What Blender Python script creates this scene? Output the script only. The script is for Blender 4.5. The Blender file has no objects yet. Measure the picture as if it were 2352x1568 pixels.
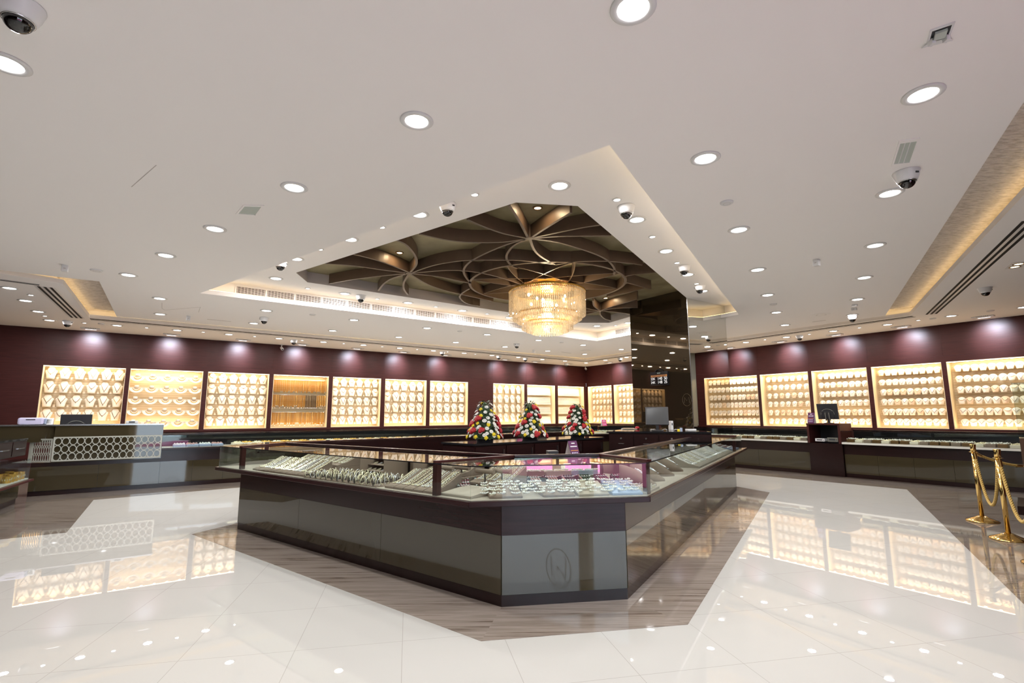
import bpy, bmesh, math, random
import numpy as np
from mathutils import Matrix, Vector
from mathutils.geometry import tessellate_polygon
R = math.radians
random.seed(7)
scn = bpy.context.scene
C = scn.collection
# ------------------------------------------------------------------ camera
EYE = 1.45
FPX = 1160.3
_p, _r = R(8.322), R(-0.175)
_F = np.array([0, math.cos(_p), math.sin(_p)]); _u = np.array([0, -math.sin(_p), math.cos(_p)]); _x = np.array([1., 0, 0])
_X = math.cos(_r) * _x + math.sin(_r) * _u; _U = -math.sin(_r) * _x + math.cos(_r) * _u
cam_data = bpy.data.cameras.new('camera'); cam = bpy.data.objects.new('camera', cam_data); C.objects.link(cam)
cam_data.sensor_width = 36.0; cam_data.lens = FPX / 2352 * 36.0; cam_data.clip_start = 0.05; cam_data.clip_end = 200
cam.matrix_world = Matrix([[_X[0], _U[0], -_F[0], 0], [_X[1], _U[1], -_F[1], 0], [_X[2], _U[2], -_F[2], EYE], [0, 0, 0, 1]])
scn.camera = cam
# ------------------------------------------------------------------ world (daylight outside the shop front) and exposure
w = bpy.data.worlds.new('world'); scn.world = w; w.use_nodes = True
w.node_tree.nodes['Background'].inputs[0].default_value = (0.72, 0.82, 1.0, 1); w.node_tree.nodes['Background'].inputs[1].default_value = 6.5
vs = scn.view_settings; vs.view_transform = 'Standard'; vs.look = 'None'; vs.gamma = 1.0; vs.exposure = 0.0; vs.use_curve_mapping = False
scn.cycles.use_denoising = True; scn.cycles.use_adaptive_sampling = True; scn.cycles.adaptive_threshold = 0.02
scn.cycles.max_bounces = 7; scn.cycles.diffuse_bounces = 4; scn.cycles.glossy_bounces = 4; scn.cycles.transparent_max_bounces = 10; scn.cycles.transmission_bounces = 4
scn.cycles.caustics_reflective = False; scn.cycles.caustics_refractive = False; scn.cycles.sample_clamp_indirect = 4
LAMP_W = 20.5      # each round downlight
WASH_W = 330.0       # each wall washer
NICHE_W = 12.0     # each niche strip

# ------------------------------------------------------------------ measuring helpers
def ray(px, py): return _X * (px - 1176) - _U * (py - 784) + _F * FPX
def at(px, py, z):
    d = ray(px, py); t = (z - EYE) / d[2]; return Vector((d[0] * t, d[1] * t, z))
def V2(a): return Vector((a[0], a[1]))
class Frame:
    """a vertical plane: origin on the floor, along = u, into the room = d, up = z"""
    def __init__(s, o, a, n): s.o = Vector((o[0], o[1], 0)); s.a = Vector((a[0], a[1], 0)).normalized(); s.n = Vector((n[0], n[1], 0)).normalized()
    def p(s, u, d, z): return s.o + s.a * u + s.n * d + Vector((0, 0, z))
    def rz(s): return math.atan2(s.n.x, -s.n.y)          # rotation that turns local -Y towards the room
    def hit(s, px, py):
        d = Vector(ray(px, py)); o = Vector((0, 0, EYE)); t = (s.o - o).dot(s.n) / d.dot(s.n); P = o + d * t
        return (P - s.o).dot(s.a), P.z
K = (3.15, 21.55)
FA = Frame(K, (math.sin(R(-125.3)), math.cos(R(-125.3))), (0.5779, -0.8161))
FB = Frame(K, (math.sin(R(145.75)), math.cos(R(145.75))), (-0.8266, -0.5628))
WORDS = ['first', 'second', 'third', 'fourth', 'fifth', 'sixth', 'seventh', 'eighth', 'ninth', 'tenth', 'eleventh', 'twelfth', 'thirteenth', 'fourteenth', 'fifteenth', 'sixteenth', 'seventeenth', 'eighteenth', 'nineteenth', 'twentieth', 'twenty-first', 'twenty-second', 'twenty-third', 'twenty-fourth', 'twenty-fifth', 'twenty-sixth', 'twenty-seventh', 'twenty-eighth', 'twenty-ninth', 'thirtieth']
def W(i):
    if i < 30: return WORDS[i]
    t = {3: 'thirty', 4: 'forty', 5: 'fifty', 6: 'sixty'}[(i + 1) // 10]; r = (i + 1) % 10
    return (t[:-1] + 'ieth') if r == 0 else t + '-' + WORDS[r - 1]

# ------------------------------------------------------------------ materials
M = {}
def mat(name, col, rough=0.5, metal=0.0, spec=0.5, coat=0.0, emis=None, es=0.0, ior=1.45):
    m = bpy.data.materials.new(name); m.use_nodes = True; b = m.node_tree.nodes['Principled BSDF']
    b.inputs['Base Color'].default_value = (*col, 1); b.inputs['Roughness'].default_value = rough; b.inputs['Metallic'].default_value = metal
    b.inputs['Specular IOR Level'].default_value = spec; b.inputs['Coat Weight'].default_value = coat; b.inputs['IOR'].default_value = ior
    b.inputs['Coat Roughness'].default_value = 0.03
    if emis: b.inputs['Emission Color'].default_value = (*emis, 1); b.inputs['Emission Strength'].default_value = es
    M[name] = m; return m
def nodes(m): return m.node_tree.nodes, m.node_tree.links, m.node_tree.nodes['Principled BSDF']
def coord(m, kind='Object', rot=(0, 0, 0), scale=(1, 1, 1)):
    n, l, b = nodes(m); tc = n.new('ShaderNodeTexCoord'); mp = n.new('ShaderNodeMapping'); mp.inputs['Rotation'].default_value = rot; mp.inputs['Scale'].default_value = scale
    l.new(tc.outputs[kind], mp.inputs[0]); return mp.outputs[0]
def ramp(m, fac, stops):
    n, l, b = nodes(m); r = n.new('ShaderNodeValToRGB'); e = r.color_ramp.elements
    while len(e) < len(stops): e.new(0.5)
    for k, (p, c) in enumerate(stops): e[k].position = p; e[k].color = (*c, 1)
    l.new(fac, r.inputs[0]); return r.outputs[0]
mat('ceiling_paint', (0.92, 0.895, 0.88), 0.7)
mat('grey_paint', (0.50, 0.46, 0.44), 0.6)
mat('white_plastic', (0.72, 0.72, 0.73), 0.35)
mat('trim_white', (0.70, 0.70, 0.70), 0.3)
mat('black_gloss', (0.012, 0.012, 0.014), 0.08)
mat('black_plastic', (0.02, 0.02, 0.024), 0.35)
mat('grille_shade', (0.07, 0.05, 0.04), 0.9)
mat('dark_slot', (0.012, 0.009, 0.008), 0.9)
mat('lattice_grey', (0.42, 0.43, 0.38), 0.35)
mat('steel', (0.62, 0.62, 0.63), 0.22, 1.0)
mat('brass', (0.80, 0.56, 0.20), 0.10, 1.0)
mat('amber_gold', (0.58, 0.27, 0.03), 0.30, 0.45)
mat('faint_reflection', (0.11, 0.08, 0.045), 0.4)
mat('gold', (0.78, 0.46, 0.10), 0.30, 0.65)
mat('pale_gold', (0.95, 0.88, 0.64), 0.22, 0.45)
mat('silver', (0.93, 0.93, 0.95), 0.18, 0.40)
mat('antique', (0.20, 0.11, 0.045), 0.35, 0.6)
mat('brown_case', (0.085, 0.045, 0.028), 0.35)
mat('rope', (0.44, 0.29, 0.075), 0.6)
mat('suede', (0.27, 0.20, 0.155), 0.95)
mat('deck_suede', (0.42, 0.36, 0.30), 0.8)
mat('dark_suede', (0.10, 0.08, 0.07), 0.9)
mat('cream_cloth', (0.82, 0.74, 0.60), 0.7)
mat('pale_tray', (0.70, 0.70, 0.64), 0.5)
mat('bust_cream', (0.86, 0.76, 0.62), 0.55)
mat('bust_tan', (0.80, 0.58, 0.38), 0.55)
mat('purple', (0.085, 0.01, 0.075), 0.4)
mat('magenta', (0.55, 0.05, 0.22), 0.4)
mat('pink_carpet', (0.75, 0.12, 0.28), 0.9)
mat('white_paper', (0.78, 0.78, 0.80), 0.5)
mat('blue_tray', (0.35, 0.42, 0.58), 0.5)
mat('screen', (0.05, 0.055, 0.06), 0.12)
mat('red_petal', (0.32, 0.006, 0.014), 0.5)
mat('yellow_petal', (0.75, 0.60, 0.03), 0.5)
mat('white_petal', (0.80, 0.80, 0.76), 0.5)
mat('leaf', (0.025, 0.06, 0.02), 0.5)
mat('orange_band', (0.60, 0.24, 0.06), 0.4)
mat('digit_white', (0.8, 0.8, 0.8), 0.4, emis=(1, 1, 1), es=0.35)
mat('lavender', (0.60, 0.58, 0.80), 0.3)
mat('fin_bronze', (0.120, 0.080, 0.052), 0.40)
mat('gunmetal', (0.20, 0.20, 0.18), 0.25, 0.3)
mat('lamp_lens', (1, 1, 1), 0.5, emis=(1, 0.985, 0.96), es=12)
mat('soft_lens', (1, 1, 1), 0.5, emis=(0.95, 0.97, 1), es=2.5)
mat('warm_lens', (1, 1, 1), 0.5, emis=(1, 0.78, 0.45), es=10)
mat('led_warm', (1, 1, 1), 0.5, emis=(1, 0.68, 0.30), es=6.5)
mat('led_niche', (1, 1, 1), 0.5, emis=(1, 0.80, 0.50), es=9)
mat('glow_diffuser', (0.5, 0.56, 0.52), 0.25)
mat('bulb', (1, 1, 1), 0.5, emis=(1, 0.70, 0.34), es=26)
mat('plastic_cable', (0.6, 0.6, 0.6), 0.4)
# cherry-dark wood with a faint grain
def wood(name, c1, c2, rough):
    m = mat(name, c1, rough); n, l, b = nodes(m)
    nz = n.new('ShaderNodeTexNoise'); nz.inputs['Scale'].default_value = 3.0; nz.inputs['Detail'].default_value = 5
    l.new(coord(m, 'Object', scale=(1, 1, 14)), nz.inputs['Vector']); l.new(ramp(m, nz.outputs[0], [(0.3, c1), (0.7, c2)]), b.inputs['Base Color'])
wood('wood', (0.038, 0.0085, 0.0075), (0.056, 0.0135, 0.0115), 0.42); M['wood'].node_tree.nodes['Principled BSDF'].inputs['IOR'].default_value = 1.3
wood('counter_wood', (0.017, 0.0045, 0.0050), (0.026, 0.0075, 0.0080), 0.22); M['counter_wood'].node_tree.nodes['Principled BSDF'].inputs['IOR'].default_value = 1.36
wood('dark_wood', (0.011, 0.004, 0.004), (0.018, 0.0065, 0.0065), 0.22)
# back-painted bronze glass and mirror
mat('bronze_glass', (0.046, 0.037, 0.020), 0.03, ior=1.68)
mat('bronze_mirror', (0.075, 0.055, 0.034), 0.02, 0.75)
mat('mirror', (0.80, 0.80, 0.76), 0.01, 1.0)
# pierced gold leaf ceiling
m = mat('gold_leaf', (0.26, 0.22, 0.12), 0.5, 0.35); n, l, b = nodes(m); nz = n.new('ShaderNodeTexNoise'); nz.inputs['Scale'].default_value = 2.2; nz.inputs['Detail'].default_value = 6
l.new(coord(m), nz.inputs['Vector']); l.new(ramp(m, nz.outputs[0], [(0.35, (0.20, 0.165, 0.09)), (0.65, (0.34, 0.29, 0.165))]), b.inputs['Base Color'])
# cream polished tile with fine joints
m = mat('cream_tile', (0.55, 0.54, 0.51), 0.008, ior=1.55); n, l, b = nodes(m)
v = coord(m, 'Object', rot=(0, 0, R(78.5)))
br = n.new('ShaderNodeTexBrick'); br.offset = 0.0; br.inputs['Scale'].default_value = 1.0; br.inputs['Brick Width'].default_value = 0.72; br.inputs['Row Height'].default_value = 0.657
br.inputs['Mortar Size'].default_value = 0.0022; br.inputs['Mortar Smooth'].default_value = 0.1
br.inputs['Color1'].default_value = (0.55, 0.54, 0.51, 1); br.inputs['Color2'].default_value = (0.54, 0.53, 0.50, 1); br.inputs['Mortar'].default_value = (0.42, 0.40, 0.37, 1)
l.new(v, br.inputs['Vector']); l.new(br.outputs['Color'], b.inputs['Base Color'])
# streaky grey-brown marble
def marble(name, ang, k=1.0):
    stops = [(p_, tuple(c_ * k for c_ in q_)) for p_, q_ in ((0.34, (0.13, 0.095, 0.075)), (0.42, (0.25, 0.205, 0.17)), (0.58, (0.34, 0.29, 0.25)), (0.68, (0.24, 0.19, 0.155)), (0.78, (0.33, 0.28, 0.24)))]
    m = mat(name, (0.2, 0.17, 0.14), 0.05, ior=1.5, coat=0.2); n, l, b = nodes(m)
    nz = n.new('ShaderNodeTexNoise'); nz.inputs['Scale'].default_value = 1.0; nz.inputs['Detail'].default_value = 7; nz.inputs['Roughness'].default_value = 0.62
    l.new(coord(m, 'Object', rot=(0, 0, ang), scale=(1.1, 22, 1)), nz.inputs['Vector'])
    l.new(ramp(m, nz.outputs[0], stops), b.inputs['Base Color'])
marble('marble_a', R(-58)); marble('marble_b', R(-58)); marble('marble_c', R(-5), 0.72); marble('marble_d', R(76)); marble('marble_e', R(31))
# slatted display board
m = mat('slat_board', (0.70, 0.56, 0.36), 0.5); n, l, b = nodes(m); wv = n.new('ShaderNodeTexWave'); wv.bands_direction = 'Z'; wv.inputs['Scale'].default_value = 5.4; wv.wave_profile = 'SAW'
l.new(coord(m), wv.inputs['Vector']); l.new(ramp(m, wv.outputs['Fac'], [(0.0, (0.20, 0.13, 0.07)), (0.10, (0.60, 0.48, 0.31)), (1.0, (0.66, 0.54, 0.36))]), b.inputs['Base Color'])
mat('niche_liner', (0.80, 0.66, 0.43), 0.5)
# feathery textured plaster in the coffers
m = mat('textured_plaster', (0.66, 0.58, 0.50), 0.6); n, l, b = nodes(m); nz = n.new('ShaderNodeTexNoise'); nz.inputs['Scale'].default_value = 14; nz.inputs['Detail'].default_value = 3
l.new(coord(m, 'Object', rot=(0, 0, R(-31)), scale=(1, 3.2, 1)), nz.inputs['Vector']); bp = n.new('ShaderNodeBump'); bp.inputs['Strength'].default_value = 1.0; bp.inputs['Distance'].default_value = 0.06
l.new(nz.outputs[0], bp.inputs['Height']); l.new(bp.outputs[0], b.inputs['Normal']); l.new(ramp(m, nz.outputs[0], [(0.35, (0.58, 0.52, 0.46)), (0.6, (0.80, 0.74, 0.68))]), b.inputs['Base Color'])
# clear thin glass, crystal: transparency mixed with a Fresnel reflection
def thin_glass(name, tint, extra=0.0, diff=None):
    m = bpy.data.materials.new(name); m.use_nodes = True; n, l = m.node_tree.nodes, m.node_tree.links; n.clear()
    o = n.new('ShaderNodeOutputMaterial'); t = n.new('ShaderNodeBsdfTransparent'); g = n.new('ShaderNodeBsdfGlossy'); mx = n.new('ShaderNodeMixShader'); f = n.new('ShaderNodeFresnel')
    t.inputs[0].default_value = (*tint, 1); g.inputs['Roughness'].default_value = 0.01; f.inputs[0].default_value = 1.5
    ge = n.new('ShaderNodeNewGeometry'); ml = n.new('ShaderNodeMath'); ml.operation = 'MULTIPLY_ADD'; ml.inputs[1].default_value = 1 / 1.5 - 1.5; ml.inputs[2].default_value = 1.5; l.new(ge.outputs['Backfacing'], ml.inputs[0]); l.new(ml.outputs[0], f.inputs[0])
    fac = f.outputs[0]
    if extra:
        a = n.new('ShaderNodeMath'); a.operation = 'ADD'; a.inputs[1].default_value = extra; a.use_clamp = True; l.new(fac, a.inputs[0]); fac = a.outputs[0]
    l.new(fac, mx.inputs[0]); l.new(t.outputs[0], mx.inputs[1]); l.new(g.outputs[0], mx.inputs[2]); last = mx.outputs[0]
    if diff:
        d = n.new('ShaderNodeBsdfTranslucent'); d.inputs[0].default_value = (*diff, 1); d2 = n.new('ShaderNodeBsdfDiffuse'); d2.inputs[0].default_value = (*diff, 1); ad = n.new('ShaderNodeMixShader'); l.new(d.outputs[0], ad.inputs[1]); l.new(d2.outputs[0], ad.inputs[2])
        m2 = n.new('ShaderNodeMixShader'); m2.inputs[0].default_value = 0.30; l.new(last, m2.inputs[1]); l.new(ad.outputs[0], m2.inputs[2]); last = m2.outputs[0]
    l.new(last, o.inputs[0]); M[name] = m
thin_glass('glass', (0.93, 0.965, 0.95)); thin_glass('smoked_dome', (0.10, 0.10, 0.11), 0.05)
thin_glass('crystal', (1.0, 0.96, 0.88), 0.25, (0.98, 0.88, 0.72))

# ------------------------------------------------------------------ mesh builder
class MB:
    def __init__(s): s.v = []; s.f = []
    def add(s, vs, fs):
        k = len(s.v); s.v += [tuple(v) for v in vs]; s.f += [tuple(i + k for i in f) for f in fs]; return s
    def box(s, c, size, fr=None):
        """box centred at c, size along x, y, z (or along / normal / up of a Frame)"""
        ax, ay = (Vector((1, 0, 0)), Vector((0, 1, 0))) if fr is None else (fr.a, fr.n); az = Vector((0, 0, 1)); c = Vector(c)
        return s.obox(c, ax * size[0] / 2, ay * size[1] / 2, az * size[2] / 2)
    def obox(s, c, a, b, d):
        vs = [c + a * i + b * j + d * k for i in (-1, 1) for j in (-1, 1) for k in (-1, 1)]
        fs = [(0, 1, 3, 2), (4, 6, 7, 5), (0, 4, 5, 1), (2, 3, 7, 6), (0, 2, 6, 4), (1, 5, 7, 3)]
        if a.cross(b).dot(d) < 0: fs = [f[::-1] for f in fs]
        return s.add(vs, fs)
    def fbox(s, fr, u0, u1, d0, d1, z0, z1):
        return s.box(fr.p((u0 + u1) / 2, (d0 + d1) / 2, (z0 + z1) / 2), (abs(u1 - u0), abs(d1 - d0), abs(z1 - z0)), fr)
    def prism(s, poly, z0, z1, top=True, bottom=True):
        poly = [V2(p) for p in poly]
        if sum(poly[i].x * poly[(i + 1) % len(poly)].y - poly[(i + 1) % len(poly)].x * poly[i].y for i in range(len(poly))) < 0: poly = poly[::-1]
        n = len(poly); vs = [(p.x, p.y, z0) for p in poly] + [(p.x, p.y, z1) for p in poly]
        fs = [(i, (i + 1) % n, n + (i + 1) % n, n + i) for i in range(n)]
        t = tessellate_polygon([[Vector((p.x, p.y, 0)) for p in poly]])
        for a, b2, c in t:
            q = (poly[b2] - poly[a]).cross(poly[c] - poly[a])
            if q < 0: b2, c = c, b2
            if top: fs.append((n + a, n + b2, n + c))
            if bottom: fs.append((c, b2, a))
        return s.add(vs, fs)
    def sheet(s, outer, holes, z, up=False):
        loops = [[Vector((p[0], p[1], 0)) for p in outer]] + [[Vector((p[0], p[1], 0)) for p in h] for h in holes]
        pts = [p for lp in loops for p in lp]; fs = []
        for a, b2, c in tessellate_polygon(loops):
            q = (pts[b2] - pts[a]).cross(pts[c] - pts[a]).z
            if (q < 0) == up: b2, c = c, b2
            fs.append((a, b2, c))
        return s.add([(p.x, p.y, z) for p in pts], fs)
    def strip(s, pts, z0, z1, closed=False, th=0.0):
        """vertical band along a polyline; th gives it thickness"""
        pts = [V2(p) for p in pts]; n = len(pts)
        if th:
            L, Rr = offset(pts, th / 2, closed), offset(pts, -th / 2, closed)
            vs = []
            for i in range(n): vs += [(L[i].x, L[i].y, z0), (L[i].x, L[i].y, z1), (Rr[i].x, Rr[i].y, z1), (Rr[i].x, Rr[i].y, z0)]
            fs = []
            for i in range(n if closed else n - 1):
                a, b2 = 4 * i, 4 * ((i + 1) % n)
                for k in range(4): fs.append((a + k, b2 + k, b2 + (k + 1) % 4, a + (k + 1) % 4))
            if not closed: fs += [(0, 1, 2, 3), (4 * n - 1, 4 * n - 2, 4 * n - 3, 4 * n - 4)]
            return s.add(vs, fs)
        vs = [(p.x, p.y, z0) for p in pts] + [(p.x, p.y, z1) for p in pts]
        return s.add(vs, [(i, (i + 1) % n, n + (i + 1) % n, n + i) for i in range(n if closed else n - 1)])
    def lathe(s, prof, c=(0, 0, 0), seg=24, a0=0.0):
        c = Vector(c); n = len(prof); vs = []
        for k in range(seg):
            a = a0 + 2 * math.pi * k / seg
            for r_, z in prof: vs.append(c + Vector((r_ * math.cos(a), r_ * math.sin(a), z)))
        fs = []
        for k in range(seg):
            k2 = (k + 1) % seg
            for i in range(n - 1):
                A, B, Cc, D = k * n + i, k2 * n + i, k2 * n + i + 1, k * n + i + 1
                if prof[i][0] < 1e-6 and prof[i + 1][0] < 1e-6: continue
                if prof[i][0] < 1e-6: fs.append((A, Cc, D))
                elif prof[i + 1][0] < 1e-6: fs.append((A, B, D))
                else: fs.append((A, B, Cc, D))
        return s.add(vs, fs)
    def tube(s, path, r, seg=8, closed=False):
        P = [Vector(p) for p in path]; n = len(P); vs = []; prev = None
        for i in range(n):
            t = (P[(i + 1) % n] - P[i - 1]) if (closed or 0 < i < n - 1) else ((P[1] - P[0]) if i == 0 else (P[-1] - P[-2])); t.normalize()
            if prev is None:
                up = Vector((0, 0, 1)) if abs(t.z) < 0.9 else Vector((1, 0, 0)); nn = t.cross(up).normalized()
            else: nn = (prev - t * prev.dot(t)).normalized()
            prev = nn; bb = t.cross(nn); rr = r[i] if isinstance(r, (list, tuple)) else r
            for k in range(seg):
                a = 2 * math.pi * k / seg; vs.append(P[i] + nn * (rr * math.cos(a)) + bb * (rr * math.sin(a)))
        fs = []
        for i in range(n if closed else n - 1):
            j = (i + 1) % n
            for k in range(seg): k2 = (k + 1) % seg; fs.append((i * seg + k, i * seg + k2, j * seg + k2, j * seg + k))
        if not closed: fs += [tuple(range(seg))[::-1], tuple((n - 1) * seg + k for k in range(seg))]
        return s.add(vs, fs)
    def octa(s, c, a, b, d=None):
        c = Vector(c); a_, b_, d_ = (a, b, d if d is not None else a)
        vs = [c + Vector((a_, 0, 0)), c + Vector((0, b_, 0)), c - Vector((a_, 0, 0)), c - Vector((0, b_, 0)), c + Vector((0, 0, d_)), c - Vector((0, 0, d_))]
        return s.add(vs, [(0, 1, 4), (1, 2, 4), (2, 3, 4), (3, 0, 4), (1, 0, 5), (2, 1, 5), (3, 2, 5), (0, 3, 5)])
    def ball(s, c, r, seg=10, rings=6, sq=1.0):
        return s.lathe([(r * math.sin(math.pi * i / rings), -r * sq * math.cos(math.pi * i / rings)) for i in range(rings + 1)], c, seg)
    def build(s, name, m, parent=None, smooth=False, world=True, bevel=0):
        me = bpy.data.meshes.new(name); vs = s.v
        if parent is not None and world:
            inv = mw(parent).inverted(); vs = [tuple(inv @ Vector(v)) for v in vs]
        me.from_pydata(vs, [], s.f)
        bm = bmesh.new(); bm.from_mesh(me); bmesh.ops.recalc_face_normals(bm, faces=bm.faces) if smooth != 'keep' else None; bm.to_mesh(me); bm.free()
        for m_ in ([m] if isinstance(m, str) else m): me.materials.append(M[m_])
        if smooth is True: me.polygons.foreach_set('use_smooth', [True] * len(me.polygons))
        o = bpy.data.objects.new(name, me); C.objects.link(o)
        if parent is not None: o.parent = parent
        if bevel:
            b = o.modifiers.new('bevel', 'BEVEL'); b.width = bevel; b.segments = 2; b.limit_method = 'ANGLE'
        return o
def mw(o):
    m_ = o.matrix_basis.copy()
    while o.parent: o = o.parent; m_ = o.matrix_basis @ m_
    return m_
def offset(pts, d, closed=False):
    """offset a polyline to its right-hand side by d"""
    pts = [V2(p) for p in pts]; n = len(pts); out = []
    for i in range(n):
        ns = []
        for j in (i - 1, i):
            if closed or 0 <= j < n - 1:
                e = (pts[(j + 1) % n] - pts[j % n]).normalized(); ns.append(Vector((e.y, -e.x)))
        nn = sum(ns, Vector((0, 0))).normalized(); out.append(pts[i] + nn * (d / max(0.3, nn.dot(ns[0]))))
    return out
def along(pts, t):
    """point at distance t along a polyline and its direction"""
    pts = [V2(p) for p in pts]
    for a, b in zip(pts, pts[1:]):
        L = (b - a).length
        if t <= L or b == pts[-1]: return a + (b - a) * (t / L), (b - a).normalized()
        t -= L
def tag(o, label, cat, group=None, kind=None):
    o['label'] = label; o['category'] = cat
    if group: o['group'] = group
    if kind: o['kind'] = kind
    return o
def thing(name, label, cat, loc=(0, 0, 0), rz=0.0, group=None):
    o = bpy.data.objects.new(name, None); C.objects.link(o); o.location = Vector(loc); o.rotation_euler = (0, 0, rz); o.empty_display_size = 0.05
    o.matrix_basis = Matrix.Translation(Vector(loc)) @ Matrix.Rotation(rz, 4, 'Z')
    return tag(o, label, cat, group)
def struct(name, mb, m, label=None, **k):
    o = mb.build(name, m, **k); o['kind'] = 'structure'
    if label: o['label'] = label
    return o
KIDS = {}
def kids(o):
    if o.name not in KIDS: KIDS[o.name] = [c for c in bpy.data.objects if c.parent == o]
    return KIDS[o.name]
def dup(root, loc, rz=0.0, label=None, group=None, scale=None, tilt=None):
    r = root.copy(); C.objects.link(r); r.matrix_basis = Matrix.Translation(Vector(loc)) @ Matrix.Rotation(rz, 4, 'Z') @ (tilt if tilt is not None else Matrix.Identity(4)) @ (Matrix.Diagonal((*scale, 1)) if scale else Matrix.Identity(4))
    if label: r['label'] = label
    if group: r['group'] = group
    for ch in kids(root):
        c = ch.copy(); C.objects.link(c); c.parent = r
        for g in kids(ch): d = g.copy(); C.objects.link(d); d.parent = c
    return r
class Proto:
    """first placement moves the prototype itself, later ones copy it"""
    def __init__(s, root): s.root = root; s.used = False; kids(root); [kids(c) for c in kids(root)]; s.n = 0
    def put(s, loc, rz=0.0, label=None, group=None, scale=None, tilt=None):
        s.n += 1
        if s.used: return dup(s.root, loc, rz, label, group, scale, tilt)
        s.used = True; r = s.root
        r.matrix_basis = Matrix.Translation(Vector(loc)) @ Matrix.Rotation(rz, 4, 'Z') @ (tilt if tilt is not None else Matrix.Identity(4)) @ (Matrix.Diagonal((*scale, 1)) if scale else Matrix.Identity(4))
        if label: r['label'] = label
        if group: r['group'] = group
        return r
def text_mesh(name, body, size, m, parent, mat4, extrude=0.001, align='CENTER'):
    cu = bpy.data.curves.new('txt', 'FONT'); cu.body = body; cu.size = size; cu.extrude = extrude; cu.align_x = align; cu.align_y = 'CENTER'
    tmp = bpy.data.objects.new('txt', cu); C.objects.link(tmp); dg = bpy.context.evaluated_depsgraph_get(); me = bpy.data.meshes.new_from_object(tmp.evaluated_get(dg))
    bpy.data.objects.remove(tmp); me.materials.clear(); me.materials.append(M[m]); me.name = name
    o = bpy.data.objects.new(name, me); C.objects.link(o); o.parent = parent; o.matrix_basis = mat4; return o
def lamp(kind, name, parent, energy, col, local, size=0.1, **k):
    d = bpy.data.lights.new(name, kind); d.energy = energy; d.color = col
    if kind == 'AREA':
        d.shape = k.get('shape', 'DISK'); d.size = size
        if 'size_y' in k: d.size_y = k['size_y']
        if 'spread' in k: d.spread = k['spread']
    elif kind == 'SPOT': d.spot_size = k['spot']; d.spot_blend = k.get('blend', 0.5); d.shadow_soft_size = size
    else: d.shadow_soft_size = size
    o = bpy.data.objects.new(name, d); C.objects.link(o); o.parent = parent; o.matrix_basis = local; return o
DOWN = Matrix.Identity(4)

# ================================================================== THE ROOM
HC = 3.50; HT = 3.78; HR = 3.97; HP = 3.68       # main ceiling, raised tray, lattice recess, perimeter coffer
def L(pts, z): return [V2(at(px, py, z)) for px, py in pts]
B_END = FB.p(13.85, 0, 0); CV = Vector((-0.517, -0.856)).normalized()
C_END = V2(B_END) + CV * 20.5
FC = Frame(B_END, CV, (-CV.y * -1, CV.x * -1) if False else (CV.y, -CV.x))
if (Vector((0, 0, 0)) - FC.o).dot(FC.n) < 0: FC.n = -FC.n
A_END = FA.p(19.5, 0, 0)
ROOM = [Vector(K), V2(B_END), C_END, Vector((-8.5, C_END.y)), Vector((-13.5, 3.0)), V2(A_END)]
# ---- floor
mb = MB().sheet(ROOM, [], 0.0, up=True); struct('floor', mb, 'marble_c')
cream = L([(0, 1239), (153, 1223), (215, 1148), (545, 1120)], 0)
dd = (cream[3] - cream[2]).normalized(); far_l = cream[3] + dd * 9.0
rr_ = L([(1692, 1087), (2083, 1124), (2352, 1388)], 0)
d2 = (rr_[0] - rr_[1]).normalized(); d3 = (rr_[2] - rr_[1]).normalized()
t_ = ((far_l - rr_[0]).x * (-dd.y) + (far_l - rr_[0]).y * dd.x) / (d2.x * (-dd.y) + d2.y * dd.x); far_c = rr_[0] + d2 * t_
d0 = (cream[0] - cream[1]).normalized()
creamP = [cream[1], cream[2], far_c, rr_[1], rr_[2] + d3 * 6.5, Vector((-7.5, -5.5)), cream[0] + d0 * 2.2]
struct('floor_tiles', MB().prism(creamP, 0.0, 0.002, bottom=False), 'cream_tile')
plinth = L([(440, 1227), (1105, 1473), (1580, 1435), (1768, 1131)], 0)
BASE = [Vector((-3.573, 6.838)), Vector((-0.086, 4.107)), Vector((0.913, 4.264)), Vector((4.366, 10.154))]
back_l = plinth[0] + Vector((0.55, 1.6)); back_r = plinth[3] + Vector((-0.3, 0.9))
def quad_strip(a, b, c, d, m, name): struct(name, MB().prism([a, b, c, d], 0.002, 0.004, bottom=False), m)
quad_strip(plinth[0], plinth[1], BASE[1], BASE[0], 'marble_b', 'floor_border_left')
quad_strip(plinth[1], plinth[2], BASE[2], BASE[1], 'marble_d', 'floor_border_front')
quad_strip(plinth[2], plinth[3], BASE[3], BASE[2], 'marble_e', 'floor_border_right')
struct('floor_border_back', MB().prism([plinth[0], BASE[0], BASE[0] + Vector((0.6, 0.9)), back_l], 0.002, 0.004, bottom=False), 'marble_a')
struct('floor_border_end', MB().prism([BASE[3], plinth[3], back_r, BASE[3] + Vector((-0.3, 0.9))], 0.002, 0.004, bottom=False), 'marble_a')
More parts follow.
